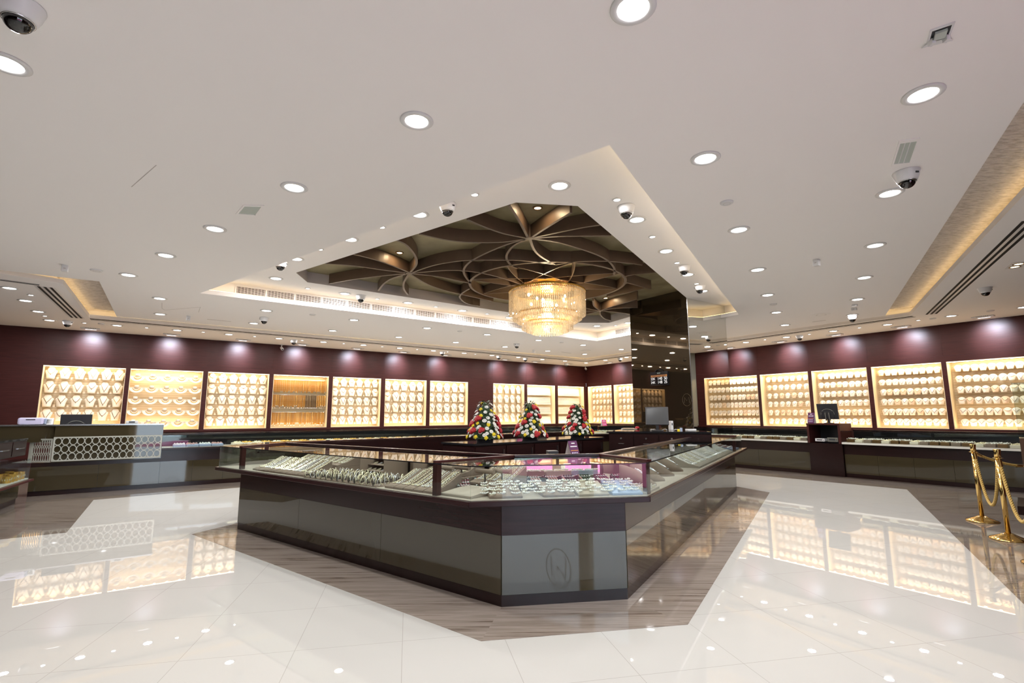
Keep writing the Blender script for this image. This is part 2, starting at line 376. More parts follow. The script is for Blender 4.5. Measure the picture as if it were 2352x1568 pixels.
# ---- ceilings
tray = L([(460, 673), (1400, 333), (1697, 722), (1371, 783)], HC)
mainL = L([(268, 727), (1345, 822.5), (2033, 725), (2192, 480)], HC)
mR = mainL[2] + (mainL[3] - mainL[2]).normalized() * 17.5
leftL = L([(0, 620), (145, 637), (228, 646)], HC)
mainP = [mainL[0], mainL[1], mainL[2], mR, Vector((-7.0, -4.2)), leftL[0] + Vector((-0.1, -2)), leftL[0], leftL[1], leftL[2]]
lipL = L([(205, 729), (1345, 828), (2090, 724), (2321, 480)], HC)
lR = lipL[2] + (lipL[3] - lipL[2]).normalized() * 18.2
lipl = L([(0, 627.5), (145, 652)], HC)
lipP = [lipL[0], lipL[1], lipL[2], lR, Vector((-7.6, -4.9)), lipl[0] + Vector((-0.55, -1.6)), lipl[0], lipl[1]]
struct('ceiling', MB().sheet(mainP, [tray], HC), 'ceiling_paint')
struct('ceiling_perimeter', MB().sheet(ROOM, [lipP], HC), 'ceiling_paint')
opening = L([(680, 626), (1185, 465), (1327, 473), (1577, 684)], HT)
o_l = L([(706, 648), (1330, 741), (1400, 741), (1447, 727)], HT)
dr = (o_l[3] - o_l[2]).normalized()
openP = [opening[0], opening[1], opening[2], opening[3], V2(at(1700, 700, HT)) * 0 + opening[3] + (opening[3] - opening[2]).normalized() * 1.15, o_l[2] + dr * 2.2, o_l[2], o_l[1], o_l[0]]
trayo = offset(tray, 0.16, True)
if (trayo[0] - tray[2]).length < (tray[0] - tray[2]).length: trayo = offset(tray, -0.16, True)
struct('ceiling_tray', MB().sheet(trayo, [openP], HT), 'ceiling_paint')
struct('ceiling_recess', MB().sheet(offset(openP, 0.0, True), [], HR), 'gold_leaf')
def lip_out(P, d):
    a = offset(P, d, True); return a if sum((q.x * a[(i + 1) % len(a)].y - a[(i + 1) % len(a)].x * q.y) for i, q in enumerate(a)) ** 2 > sum((q.x * P[(i + 1) % len(P)].y - P[(i + 1) % len(P)].x * q.y) for i, q in enumerate(P)) ** 2 else offset(P, -d, True)
# risers and coves
struct('trim_1', MB().strip(tray, HC, HC + 0.075, True), 'ceiling_paint', smooth='keep')
mb = MB(); mb.strip(trayo, HC + 0.075, HT, True); mb.sheet(trayo, [tray], HC + 0.075, up=True); struct('trim_2', mb, 'ceiling_paint', smooth='keep')
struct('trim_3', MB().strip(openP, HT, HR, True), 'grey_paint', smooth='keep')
struct('trim_4', MB().strip(mainP, HC, HP, True), 'ceiling_paint', smooth='keep')
lipo = lip_out(lipP, 0.14); maini = mainP
struct('trim_5', MB().strip(lipP, HC, HC + 0.07, True), 'ceiling_paint', smooth='keep')
mb = MB(); mb.strip(lipo, HC + 0.07, HP, True); mb.sheet(lipo, [lipP], HC + 0.07, up=True); struct('trim_6', mb, 'ceiling_paint', smooth='keep')
struct('ceiling_coffer', MB().sheet(lipo, [mainP], HP), 'textured_plaster')
# hidden cove strips (they give the warm light along every step)
def led(name, P, d, z, closed, label, m_='led_warm', wd=0.02):
    a = lip_out(P, d); b = lip_out(P, d + wd); n_ = len(a) if closed else len(a) - 1
    mb = MB()
    for i in range(n_):
        j = (i + 1) % len(a); mb.add([(a[i].x, a[i].y, z), (a[j].x, a[j].y, z), (b[j].x, b[j].y, z), (b[i].x, b[i].y, z)], [(0, 1, 2, 3)])
    return tag(mb.build(name, m_, smooth='keep'), label, 'light strip')
led('cove_light_strip', tray, 0.015, HC + 0.08, True, 'warm strip light hidden in the cove around the raised ceiling tray')
led('cove_light_strip', lipP, 0.03, HC + 0.075, True, 'warm strip light hidden in the coffer around the edge of the ceiling')
# ---- walls
def wall_quad(name, pts, z0, z1, m): struct(name, MB().strip(pts, z0, z1, False), m, smooth='keep')
ZS, ZT = 1.115, 2.64      # niche bottom and top
NA = [(17.15, 15.62), (15.53, 13.97), (13.86, 12.35), (12.24, 10.69), (10.57, 9.04), (8.90, 7.43), (7.30, 5.80), (4.72, 3.28), (3.14, 1.73), (1.58, 0.14)]
NB = [(0.10, 1.48), (1.60, 3.00), (3.12, 4.50), (4.62, 6.02), (6.14, 7.57), (7.66, 9.05), (9.14, 10.49), (10.59, 12.01), (12.10, 13.55)]
def frieze(fr, name, niches, u_end, ztop_extra=0.0):
    """upper wood panels, mullions and lower cabinets of a display wall as one wall with openings"""
    mb = MB(); n = sorted([(min(a), max(a)) for a in niches]); t = 0.06
    us = [0.0]; 
    mb.fbox(fr, 0, u_end, -t, 0, ZT + 0.14, HC)
    mb.fbox(fr, 0, u_end, -t, -0.001, ZT, ZT + 0.1385)
    prev = 0.0
    for a, b in n + [(u_end, u_end)]:
        if a - prev > 0.01: mb.fbox(fr, prev, a, -0.32, 0.0, ZS, ZT)
        prev = b
    mb.fbox(fr, 0, u_end, -t, 0.0, 0.0, ZS)
    for k, (a, b) in enumerate(n):
        mb.fbox(fr, b + 0.04, b + 0.05, 0.0, 0.003, ZT + 0.14, HC)
    struct(name, mb, 'wood')
    struct('trim_sill', MB().fbox(fr, 0, u_end, 0, 0.05, ZS - 0.06, ZS - 0.012), 'wood')
frieze(FA, 'wall_left', NA, 19.5); frieze(FB, 'wall_right', NB, 13.85)
wall_quad('wall_left_end', [A_END, Vector((-13.5, 3.0)), Vector((-8.5, C_END.y))], 0, HC, 'wood')
wall_quad('wall_back', [Vector((-8.5, C_END.y)), C_END], 0, HC, 'wood')
# shop front on the street side: wood up to 9 m, then glazing between pale pillars, daylight outside
mb = MB().fbox(FC, 0, 0.35, -0.05, 0.02, 0, HC); struct('trim_pillar', mb, 'gunmetal')
struct('wall_front', MB().fbox(FC, 0.35, 11.9, -0.1, 0, 0, HC), 'wood')
struct('wall_front_far', MB().fbox(FC, 16.95, 20.5, -0.1, 0, 0, HC), 'wood')
struct('wall_front_header', MB().fbox(FC, 11.9, 16.95, -0.1, 0, 3.0, HC), 'ceiling_paint')
PU = [11.9, 14.1, 16.7]
for k, u in enumerate(PU):
    struct('trim_post', MB().fbox(FC, u, u + 0.25, -0.12, 0.06, 0, 3.0), 'niche_liner')
    if k < 2: struct('window_%d' % (k + 1), MB().fbox(FC, u + 0.25, PU[k + 1], -0.06, -0.05, 0.02, 3.0), 'glass')
struct('ground_outside', MB().prism([FC.p(5, -0.2, 0), FC.p(26, -0.2, 0), FC.p(26, -14, 0), FC.p(5, -14, 0)], -0.05, 0.0), 'pale_tray')
mb = MB(); mb.tube([FC.p(14.95 + 0.33 * math.cos(R(15 * k)), -0.035, 1.85 + 0.40 * math.sin(R(15 * k))) for k in range(24)], 0.012, 5, closed=True)
for pts in (((0.20, -0.22), (0.18, 0.20), (0.0, -0.02), (-0.18, 0.20), (-0.20, -0.22)),): mb.tube([FC.p(14.95 + x, -0.035, 1.85 + y) for x, y in pts], 0.012, 5)
tag(mb.build('glass_monogram', 'black_plastic'), 'circled M monogram on the shop front glass, seen mirrored in the island front panel', 'logo')
tag(MB().prism([FC.p(12.2, -0.4, 0), FC.p(17.5, -0.4, 0), FC.p(17.5, -6.5, 0), FC.p(12.2, -6.5, 0)], 0.0, 0.012).build('carpet', 'pink_carpet'), 'pink carpet laid outside the glazed shop front, reflected in the front case', 'carpet')

# ================================================================== LIT DISPLAY NICHES
def niche(fr, u0, u1, label, board='slat_board', depth=0.28, kw=1.0):
    u0, u1 = min(u0, u1), max(u0, u1); c = fr.p((u0 + u1) / 2, 0, ZS)
    t = thing('display_niche', label, 'display niche', c, 0.0, 'lit display niches')
    MB().fbox(fr, u0, u1, -depth - 0.02, -depth, ZS, ZT).build('back_panel', board, t)
    for a, b in ((u0, u0 + 0.012), (u1 - 0.012, u1)): MB().fbox(fr, a, b, -depth, -0.004, ZS, ZT).build('side_panel', 'niche_liner', t)
    MB().fbox(fr, u0 + 0.012, u1 - 0.012, -depth, -0.004, ZT - 0.012, ZT).build('top_panel', 'niche_liner', t)
    MB().fbox(fr, u0 + 0.012, u1 - 0.012, -depth, -0.004, ZS, ZS + 0.012).build('bottom_panel', 'niche_liner', t)
    MB().fbox(fr, u0 + 0.013, u1 - 0.013, -0.022, -0.004, ZT - 0.022, ZT - 0.013).build('light_strip', 'led_niche', t)
    n = 6
    for k in range(n):
        u = u0 + (u1 - u0) * (k + 0.5) / n; q = fr.p(u, -0.09, ZT - 0.014)
        MB().lathe([(0.0, 0), (0.022, 0), (0.026, -0.006), (0.0, -0.006)], q - Vector((0, 0, 0.002)), 10).build('spotlight', 'led_niche', t)
    # the strip's light: just below the head of the niche, washing down the board
    loc = fr.p((u0 + u1) / 2, -0.05, ZT - 0.03); m_ = Matrix.Translation(loc - c) @ Matrix.Rotation(fr.rz(), 4, 'Z') @ Matrix.Rotation(R(-14), 4, 'X') if False else None
    zax = (fr.n * 0.30 + Vector((0, 0, 1))).normalized(); xax = fr.a; yax = zax.cross(xax)
    m_ = Matrix.Translation(loc - c) @ Matrix((xax, yax, zax)).transposed().to_4x4()
    lamp('AREA', 'niche_lamp', t, NICHE_W * kw, (1.0, 0.76, 0.46), m_, (u1 - u0) * 0.9, shape='RECTANGLE', size_y=0.05)
    # added fill lamp along the foot, without a fitting, to brighten the lower shelves
    zax = (fr.n * 0.55 - Vector((0, 0, 1))).normalized(); yax = zax.cross(xax)
    m_ = Matrix.Translation(fr.p((u0 + u1) / 2, -0.03, ZS + 0.03) - c) @ Matrix((xax, yax, zax)).transposed().to_4x4()
    lamp('AREA', 'niche_lamp', t, NICHE_W * 0.45 * kw, (1.0, 0.74, 0.44), m_, (u1 - u0) * 0.9, shape='RECTANGLE', size_y=0.04)
    return t
LW = ['left wall', 'wall beyond the island']
namesA = ['display niche full of tall necklace busts behind the cash counter', 'display niche of wide collar busts beside the cash counter', 'display niche of necklace busts between the collar niche and the hanging chains', 'display niche hung with rows of long gold chains',
          'display niche of necklace busts just right of the hanging chains', 'display niche of four bust rows, second beyond the hanging chains', 'display niche of busts ending at the wide wood pillar, flowers before it', 'display niche of busts starting after the wide wood pillar',
          'display niche of slatted ring trays behind the middle flower cone', 'display niche of slatted ring trays next to the room corner']
namesB = ['display niche of small busts next to the room corner, second wall', 'display niche of small busts cut by the bronze column edge', 'display niche behind the bronze column, nearer the corner', 'display niche behind the bronze column',
          'display niche partly hidden by the mirror side of the column', 'display niche of small busts, first fully clear of the column', 'display niche of small busts behind the purple leaflet stand', 'display niche of small busts, fourth clear to the mirror side of the column', 'display niche of small busts behind the brass rope posts']
for (a, b), nm in zip(NA, namesA): niche(FA, a, b, nm, 'niche_liner' if 'slatted' in nm else 'slat_board', kw=0.62 if 'chains' in nm and 'hung' in nm else 1.0)
for (a, b), nm in zip(NB, namesB): niche(FB, a, b, nm)

# ================================================================== CEILING FITTINGS
def make_downlight(name, r, lens='lamp_lens', trim='trim_white', watt=None, cat='downlight', col=(1, 0.975, 0.965)):
    t = thing(name, 'x', cat)
    MB().lathe([(r * 1.48, 0.0), (r * 1.50, -0.004), (r * 1.36, -0.010), (r * 1.06, -0.010), (r * 1.0, -0.002), (r * 1.0, 0.012)], seg=28).build('trim_ring', trim, t, smooth=True, world=False)
    MB().lathe([(0.0, -0.0035), (r, -0.0035)], seg=28).build('lens', lens, t, world=False, smooth='keep')
    if watt: lamp('AREA', 'lamp', t, watt, col, Matrix.Translation((0, 0, -0.012)), r * 1.9)
    return Proto(t)
DL = make_downlight('downlight', 0.078, watt=LAMP_W)
DS = make_downlight('accent_downlight', 0.034, watt=LAMP_W * 0.10)
main_l = [(14, 145), (957, 277), (1454, 18), (2120, 216), (1620, 363), (676, 430), (494, 525), (381, 586), (295, 631), (1697, 527), (2044, 443), (2010, 563), (1740, 619), (1985, 637), (367, 685), (368, 721), (1763, 677), (1969, 687), (1957, 723), (612, 713), (583, 742), (813, 734.5), (764, 759), (981, 753), (916, 774), (1047, 786), (1119, 768), (1160, 796), (1237, 781), (1258, 805.5), (1339.5, 792), (1343, 813), (1427, 802), (1783, 717), (1803, 746)]
extra_main = [(-1.4, 0.2), (-4.2, 0.4), (-1.2, -3.0)]          # the same grid carried on behind the camera
tray_l = [(1285, 426), (1463, 504), (1530, 576), (1580, 630), (1614, 668), (963, 492), (804, 549), (680, 594), (634, 639), (792, 674), (937, 695), (1062, 713), (1170, 729), (1371, 748), (1443, 741)]
peri_l = [(22, 661), (59, 690), (88, 715), (114, 735), (269, 747), (407, 758), (526, 767.5), (641, 777), (743, 785), (835, 792), (918, 799), (995.5, 805), (1066, 810.5), (1130, 815.8), (1190.5, 820), (1245.6, 825), (1298, 828.5), (1346, 833), (1390.5, 826.7), (1439, 820), (1713, 785.7), (1806, 774), (1914, 760), (2038.5, 745), (2185, 725), (2351, 705)]
tray_s = [(1090, 446), (1417, 458), (1498.5, 543), (1555, 603), (1600, 651), (877, 521), (735, 572), (707, 662), (867, 686), (1001, 704), (1119, 720), (1414, 747)]
peri_s = [(71, 677), (103, 725), (194, 741), (337, 752), (467, 762), (585, 772), (694, 781), (789.6, 788.5), (878, 795.7), (958, 802), (1028, 807.5), (1092, 813), (1757, 779.5), (1859, 767), (1974, 752), (2109, 735)]
def place_lights(proto, lst, z, where, what, grp):
    order = sorted(lst)
    for k, (px, py) in enumerate(order): proto.put(at(px, py, z - 0.0005), 0, '%s in the %s, %s from the photo\'s left edge' % (what, where, W(k)), grp)
place_lights(DL, main_l, HC, 'main white ceiling', 'large round downlight', 'large downlights of the main ceiling')
for x, y in extra_main: DL.put((x, y, HC - 0.0005), 0, 'round downlight of the main ceiling, behind the camera and out of the photo', 'large downlights of the main ceiling')
place_lights(DL, tray_l, HT, 'raised ceiling tray', 'large round downlight', 'large downlights of the ceiling tray')
place_lights(DL, peri_l, HC, 'ceiling strip along the walls', 'large round downlight', 'downlights of the perimeter ceiling')
place_lights(DS, tray_s, HT, 'raised ceiling tray', 'small accent downlight', 'small accent lights of the ceiling tray')
place_lights(DS, peri_s, HC, 'ceiling strip along the walls', 'small accent downlight', 'small accent lights of the perimeter ceiling')
RS = make_downlight('recess_spotlight', 0.042, 'warm_lens', 'antique', LAMP_W * 0.16, 'spotlight', (1.0, 0.72, 0.42))
RS.put(at(1235, 477, HR - 0.001), 0, 'small warm spotlight in the gold recess near its front edge', 'warm spotlights in the gold recess')
RS.put(at(1391, 684, HR - 0.001), 0, 'small warm spotlight in the gold recess just past the chandelier', 'warm spotlights in the gold recess')
RS.put((-1.75, 7.6, HR - 0.001), 0, 'small warm spotlight in the gold recess hidden above the lattice, end by the long grille', 'warm spotlights in the gold recess')
# twin adjustable spots at the far right
t = thing('twin_spotlight', 'twin adjustable spotlight in a dark square frame near the photo\'s right edge', 'spotlight', at(2335, 608, HC))
q = at(2335, 608, HC)
MB().box(q - Vector((0, 0, 0.004)), (0.34, 0.19, 0.008), FC).build('frame', 'white_plastic', t)
for s_ in (-1, 1):
    c_ = q + FC.a * 0.08 * s_
    MB().lathe([(0.062, -0.009), (0.066, -0.016), (0.052, -0.016), (0.046, -0.010)], c_, 20).build('lamp_ring', 'antique', t, smooth=True)
    MB().lathe([(0.0, -0.0105), (0.046, -0.0105)], c_, 20).build('lens', 'warm_lens', t, smooth='keep')
# wall washers: small boxes by the walls whose lamps throw a cold pool of light on the frieze
def make_washer():
    t = thing('wall_washer', 'x', 'wall washer light')
    MB().box((0, 0, -0.012), (0.36, 0.16, 0.024)).build('housing', 'trim_white', t, world=False, bevel=0.003)
    mb = MB()
    for k in range(7): mb.box((-0.09 + 0.03 * k, -0.0805, -0.006 - 0.006 * abs(k - 3) / 3), (0.012, 0.002, 0.010))
    mb.build('vent_slots', 'dark_slot', t, world=False)
    MB().box((0, 0.075, -0.0255), (0.20, 0.012, 0.003)).build('lens', 'soft_lens', t, world=False)
    d = Vector((0, 0.50, -0.26)).normalized(); z = -d; x = Vector((1, 0, 0)); y = z.cross(x)
    lamp('SPOT', 'lamp', t, WASH_W, (0.66, 0.82, 1.0), Matrix.Translation((0, 0.0, -0.035)) @ Matrix((x, y, z)).transposed().to_4x4(), 0.14, spot=R(76), blend=1.0)
    return Proto(t)
WW = make_washer()
uA = [16.34, 14.76, 13.15, 11.62, 10.03, 8.51, 7.0, 4.52, 3.1, 1.45]; uB = [1.9, 3.8, 5.3, 7.05, 8.62, 10.06, 11.5, 12.96]
for k, u in enumerate(uA): WW.put(FA.p(u, 0.55, HC), FA.rz() , 'flat wall washer lighting the left wall frieze, %s from the room corner' % W(len(uA) - 1 - k), 'wall washers of the left wall')
for k, u in enumerate(uB): WW.put(FB.p(u, 0.55, HC), FB.rz(), 'flat wall washer lighting the second wall frieze, %s from the room corner' % W(k), 'wall washers of the second wall')
# dome cameras
def make_dome():
    t = thing('dome_camera', 'x', 'security camera')
    MB().lathe([(0.0, 0), (0.098, 0), (0.100, -0.006), (0.096, -0.012), (0.088, -0.045), (0.074, -0.078), (0.066, -0.088), (0.0, -0.088)], seg=32).build('housing', 'white_plastic', t, world=False, smooth=True)
    MB().lathe([(0.066, -0.086), (0.067, -0.093), (0.060, -0.094), (0.058, -0.088)], seg=32).build('ring', 'steel', t, world=False, smooth=True)
    MB().lathe([(0.060 * math.cos(a), -0.090 - 0.056 * math.sin(a)) for a in [R(9 * k) for k in range(11)]], seg=28).build('dome', 'smoked_dome', t, world=False, smooth=True)
    b = MB().ball((0, -0.01, -0.100), 0.034, 16, 10).build('eyeball', 'black_plastic', t, world=False, smooth=True)
    m = MB()
    m.lathe([(0.0, 0), (0.016, 0), (0.019, -0.004), (0.0, -0.004)], (0, -0.012, -0.134), 14); m.build('lens', 'black_gloss', b, world=False)
    m = MB()
    for k in range(10):
        a = R(20 + 32 * k); m.ball((0.025 * math.cos(a), -0.012 + 0.025 * math.sin(a), -0.127), 0.0032, 6, 4)
    m.build('infrared_lamps', 'steel', b, world=False)
    MB().box((0.02, -0.0885, -0.04), (0.028, 0.006, 0.014)).build('notch', 'black_plastic', t, world=False)
    return Proto(t)
DC = make_dome()
cams = [((48, 12), HC, 'large in the top corner of the photo, cut by the frame'), ((1028, 468), HT, 'on the tray near edge, above the gold recess corner'), ((645, 600), HT, 'on the tray near its pointed end'), ((829, 678), HT, 'beside the long grille'), ((1438, 474), HT, 'on the tray edge beside its largest light'),
        ((1571, 611), HT, 'middle one of three in line towards the column'), ((1607, 656), HT, 'closest to the mirror side of the column'), ((607, 729), HC, 'just beyond the long grille'), ((1187, 789), HC, 'on the main ceiling below the chandelier'),
        ((2081, 395), HC, 'on the main ceiling beside the green panel'), ((1957, 725), HC, 'before the second wall, under two sensors'), ((156, 737), HC, 'next to the black slots above the cash counter'), ((675, 780), HC, 'over the hanging chain niche'),
        ((1016, 807), HC, 'over the niche that ends at the wide wood pillar'), ((1146, 816.5), HC, 'over the wide wood pillar'), ((1207, 821.5), HC, 'over the ring tray niches'), ((1301, 834), HC, 'close to the wall by the room corner'), ((1424, 821.5), HC, 'just beside the bronze column edge'), ((1836, 770), HC, 'over the niche beside the column mirror'), ((2262, 661), HC, 'right of the black slot lines')]
for k, ((px, py), z, ds) in enumerate(cams):
    DC.put(at(px, py, z), R(40 * k), 'white dome camera ' + ds, 'dome cameras', scale=(0.95,) * 3 if z == HC and py > 500 else (1.0,) * 3)
# bullet cameras
def make_bullet():
    t = thing('bullet_camera', 'x', 'security camera')
    MB().lathe([(0, 0), (0.04, 0), (0.04, -0.02), (0, -0.02)], seg=16).build('base_plate', 'white_plastic', t, world=False)
    MB().tube([(0, 0, -0.02), (0, 0, -0.07), (0, 0.01, -0.09)], 0.012).build('bracket', 'white_plastic', t, world=False)
    MB().tube([(0, 0.06, -0.085), (0, 0.055, -0.088), (0, -0.13, -0.15), (0, -0.135, -0.153)], [0.02, 0.036, 0.036, 0.030], 14).build('body', 'white_plastic', t, world=False, smooth=True)
    MB().tube([(0, -0.13, -0.151), (0, -0.138, -0.1535)], 0.026, 14).build('lens', 'black_gloss', t, world=False)
    return Proto(t)
BC = make_bullet()
BC.put(FA.p(12.1, 0.12, HC), FA.rz(), 'white bullet camera in front of the frieze above the hanging chain niche')
BC.put(FA.p(0.25, 0.25, HC), 0, 'white bullet camera hanging in the room corner')
# detectors, sockets, hatches, grilles
def disc(name, px, py, z, r, h_, label, cat, m='white_plastic', grp=None):
    q = at(px, py, z); t = thing(name, label, cat, q, 0, grp)
    MB().lathe([(0, 0), (r, 0), (r, -h_ * 0.5), (r * 0.85, -h_), (0, -h_)], q, 28).build('body', m, t, smooth=False)
    MB().lathe([(r * 0.5, -h_ - 0.001), (r * 0.55, -h_ - 0.001)], q, 24).build('ring_mark', 'grey_paint', t, smooth='keep')
for k, (px, py, ds) in enumerate([(222, 620, 'near the textured coffer over the cash counter'), (1669, 464, 'between two downlights beside the tray edge'), (718, 722, 'between the grille and the far wall'), (1056, 760, 'before the chandelier in the main ceiling'), (1290, 786, 'under the chandelier'), (1776, 698, 'near the downlights right of the column'), (2275, 713, 'right of the black slots'), (233, 743, 'over the cash counter niche'), (2142, 731, 'between a small light and the slot corner')]):
    disc('smoke_detector', px, py, HC, 0.062 if k else 0.075, 0.018, 'flat round white cover plate ' + ds, 'detector', grp='flat round ceiling plates')
disc('ceiling_speaker', 1886, 722, HC, 0.17, 0.010, 'wide round pale ceiling speaker right of the column', 'speaker', 'ceiling_paint', 'ceiling speakers')
disc('ceiling_speaker', 1345, 805, HC, 0.17, 0.010, 'wide round pale ceiling speaker before the room corner', 'speaker', 'ceiling_paint', 'ceiling speakers')
def ebox(name, px, py, label, cat, sx=0.07, sy=0.07, h_=0.09, fr=FA, m='white_plastic'):
    q = at(px, py, HC); t = thing(name, label, cat, q)
    MB().box(q - Vector((0, 0, h_ / 2)), (sx, sy, h_), fr).build('body', m, t, bevel=0.006)
    MB().box(q - Vector((0, 0, h_ * 0.55)) + fr.n * (sy / 2 + 0.001), (sx * 0.35, 0.003, 0.012), fr).build('indicator', 'grey_paint', t)
ebox('ceiling_sensor', 150, 609, 'small white box sensor above the textured coffer on the cash counter side', 'sensor')
ebox('ceiling_sensor', 1875, 596, 'small white box sensor between downlights on the street side', 'sensor', fr=FB)
ebox('ceiling_sensor', 433, 726, 'small white box sensor before the far wall coffer', 'sensor')
ebox('ceiling_sensor', 1963, 699, 'upper of two small white sensors over the dome camera', 'sensor', 0.09, 0.05, 0.04, FB)
ebox('ceiling_sensor', 1962, 707, 'lower of two small white sensors over the dome camera', 'sensor', 0.09, 0.06, 0.05, FB)
ebox('ceiling_sensor', 1225, 803, 'small white box sensor between dome camera and room corner', 'sensor')
def panel(name, px_corners, z, label, cat, m, frame_m='ceiling_paint', fr=0.03):
    P = [V2(at(px, py, z)) for px, py in px_corners]; c = sum(P, Vector((0, 0))) / 4
    t = thing(name, label, cat, (c.x, c.y, z)); inner = [c + (p - c) * 0.80 for p in P]
    mb = MB()
    for i in range(4):
        j = (i + 1) % 4; mb.prism([P[i], P[j], inner[j], inner[i]], z - 0.008, z - 0.0005)
    mb.build('frame', frame_m, t); pn = MB().prism(inner, z - 0.004, z - 0.001).build('panel', m, t); return t, P, c, inner
t, P, c, inner = panel('emergency_light', [(541, 491), (559, 470), (607, 471), (589, 495)], HC, 'rectangular glass-faced emergency light on the tray pointed side', 'emergency light', 'glow_diffuser')
e = (inner[1] - inner[0]); MB().lathe([(0, 0), (0.006, 0), (0, -0.005)], (inner[3].x, inner[3].y, HC - 0.005), 8).build('green_indicator', 'leaf', t)
t, P, c, inner = panel('emergency_light', [(2047, 381), (2065, 322), (2113, 315), (2091, 377)], HC, 'rectangular glass-faced emergency light near the camera beside a dome camera', 'emergency light', 'glow_diffuser')
for k in (0.3, 0.62): a = inner[0].lerp(inner[3], k); b = inner[1].lerp(inner[2], k); MB().strip([a, b], HC - 0.006, HC - 0.0035, th=0.006).build('lens_rib', 'white_plastic', t)
t, P, c, inner = panel('ceiling_hatch', [(2128, 98), (2136, 68), (2194, 48), (2180, 85)], HC, 'small open dark ceiling box with white connector plate, near the photo top', 'hatch', 'black_plastic', 'white_plastic')
MB().prism([c + (p - c) * 0.5 for p in P], HC - 0.02, HC - 0.005).build('connector_plate', 'glow_diffuser', t)
for k in (0, 1): a = inner[k * 3] ; MB().box((c.x + (a.x - c.x) * 0.8, c.y + (a.y - c.y) * 0.8, HC - 0.02), (0.02, 0.03, 0.03)).build('clip', 'white_plastic', t)
MB().prism([inner[0], inner[0].lerp(P[0], 3.0), inner[3].lerp(P[3], 3.0), inner[3]], HC - 0.012, HC - 0.009).build('flap', 'white_plastic', t)
# access panel outlines
def outline(pts, label):
    mb = MB(); mb.strip(L(pts, HC), HC - 0.0015, HC + 0.001, False, 0.006); tag(mb.build('access_panel', 'grey_paint'), label, 'access panel')
outline([(302, 429), (359, 379)], 'hairline edge of a flush access panel in the plain ceiling, upper left')
outline([(372, 695), (372, 708), (378, 712), (460, 705), (456, 717)], 'hairline outline of a flush access panel over the far wall coffer')
def slot(pts, label, wd=0.03):
    t = tag(MB().strip(L(pts, HC), HC - 0.003, HC + 0.001, False, wd).build('air_slot', 'grey_paint'), label, 'air slot')
slot([(476, 733), (531, 738)], 'short thin air slot before the far left wall'); slot([(1866, 739), (1897, 735)], 'short thin air slot before the second wall'); slot([(1290, 808.5), (1312, 811)], 'short thin air slot before the room corner')
# black slot diffusers
def slots(pts, gap, n, name='slot_diffuser', label=''):
    P = L(pts, HC); t = thing(name, label, 'air diffuser', (P[0].x, P[0].y, HC))
    MB().strip(offset(P, gap * (n - 1) / 2), HC - 0.002, HC + 0.001, False, gap * n + 0.03).build('frame', 'trim_white', t)
    for k in range(n): MB().strip(offset(P, gap * k), HC - 0.004, HC - 0.0005, False, gap * 0.48).build('slot', 'dark_slot', t)
slots([(88, 657), (166, 729)], 0.075, 3, label='three parallel black air slots running to the corner over the cash counter')
slots([(0, 643), (90, 655)], 0.05, 2, label='black air slots along the coffer at the photo\'s left edge')
slots([(2128, 722), (2352, 507)], -0.075, 3, label='three parallel long black air slots on the street side of the ceiling')
la = offset([lipL[0], lipL[1], lipL[2]], 0.0)
ck = Vector(K).xy
def run_slot(p, q, n_, lab):
    t = thing('slot_diffuser', lab, 'air diffuser', (p.x, p.y, HC)); n_ = n_.xy
    MB().strip([p - n_ * 0.16, q - n_ * 0.16], HC - 0.003, HC - 0.0005, False, 0.10).build('slot', 'dark_slot', t)
    MB().strip([p - n_ * 0.30, q - n_ * 0.30], HC - 0.003, HC - 0.0005, False, 0.03).build('slot', 'dark_slot', t)
run_slot(la[0], la[1] + (la[1] - la[0]).normalized() * 0.2, FA.n, 'long thin black air slot following the left display wall'); run_slot(la[1] + (la[1] - la[2]).normalized() * 0.2, la[2], FB.n, 'long thin black air slot following the second display wall')
# long return-air grille in the tray riser
far0, far1 = trayo[0], trayo[3]
def grille(u0, u1, a, b, label, n):
    d = (b - a).normalized(); nn = Vector((d.y, -d.x)); ctr = sum(trayo, Vector((0, 0))) / 4
    if (ctr - a).dot(nn) < 0: nn = -nn
    fr = Frame(a, d, nn); t = thing('air_grille', label, 'air grille', fr.p((u0 + u1) / 2, 0, HC + 0.09))
    z0, z1 = HC + 0.082, HT - 0.045
    MB().fbox(fr, u0, u1, 0.003, 0.005, z0, z1).build('backing', 'grille_shade', t)
    mb = MB()
    for k in range(9): z = z0 + (z1 - z0) * k / 8; mb.fbox(fr, u0, u1, 0.006, 0.010, z - 0.0025, z + 0.0025)
    mb.build('louvre', 'ceiling_paint', t)
    for k in range(n + 1): u = u0 + (u1 - u0) * k / n; MB().fbox(fr, u - 0.012, u + 0.012, 0.006, 0.016, z0, z1).build('divider', 'ceiling_paint', t)
    mb = MB(); nf = int((u1 - u0) / 0.055)
    for k in range(nf): u = u0 + (u1 - u0) * (k + 0.5) / nf; mb.fbox(fr, u - 0.0022, u + 0.0022, 0.006, 0.009, z0, z1)
    mb.build('fin', 'ceiling_paint', t)
gl = (far1 - far0).length
grille(0.75, gl - 1.7, far0, far1, 'long dark return-air grille in the riser of the ceiling tray', 15)
grille(0.75, 2.4, far1, trayo[2], 'short return-air grille in the tray riser beside the bronze column', 3)

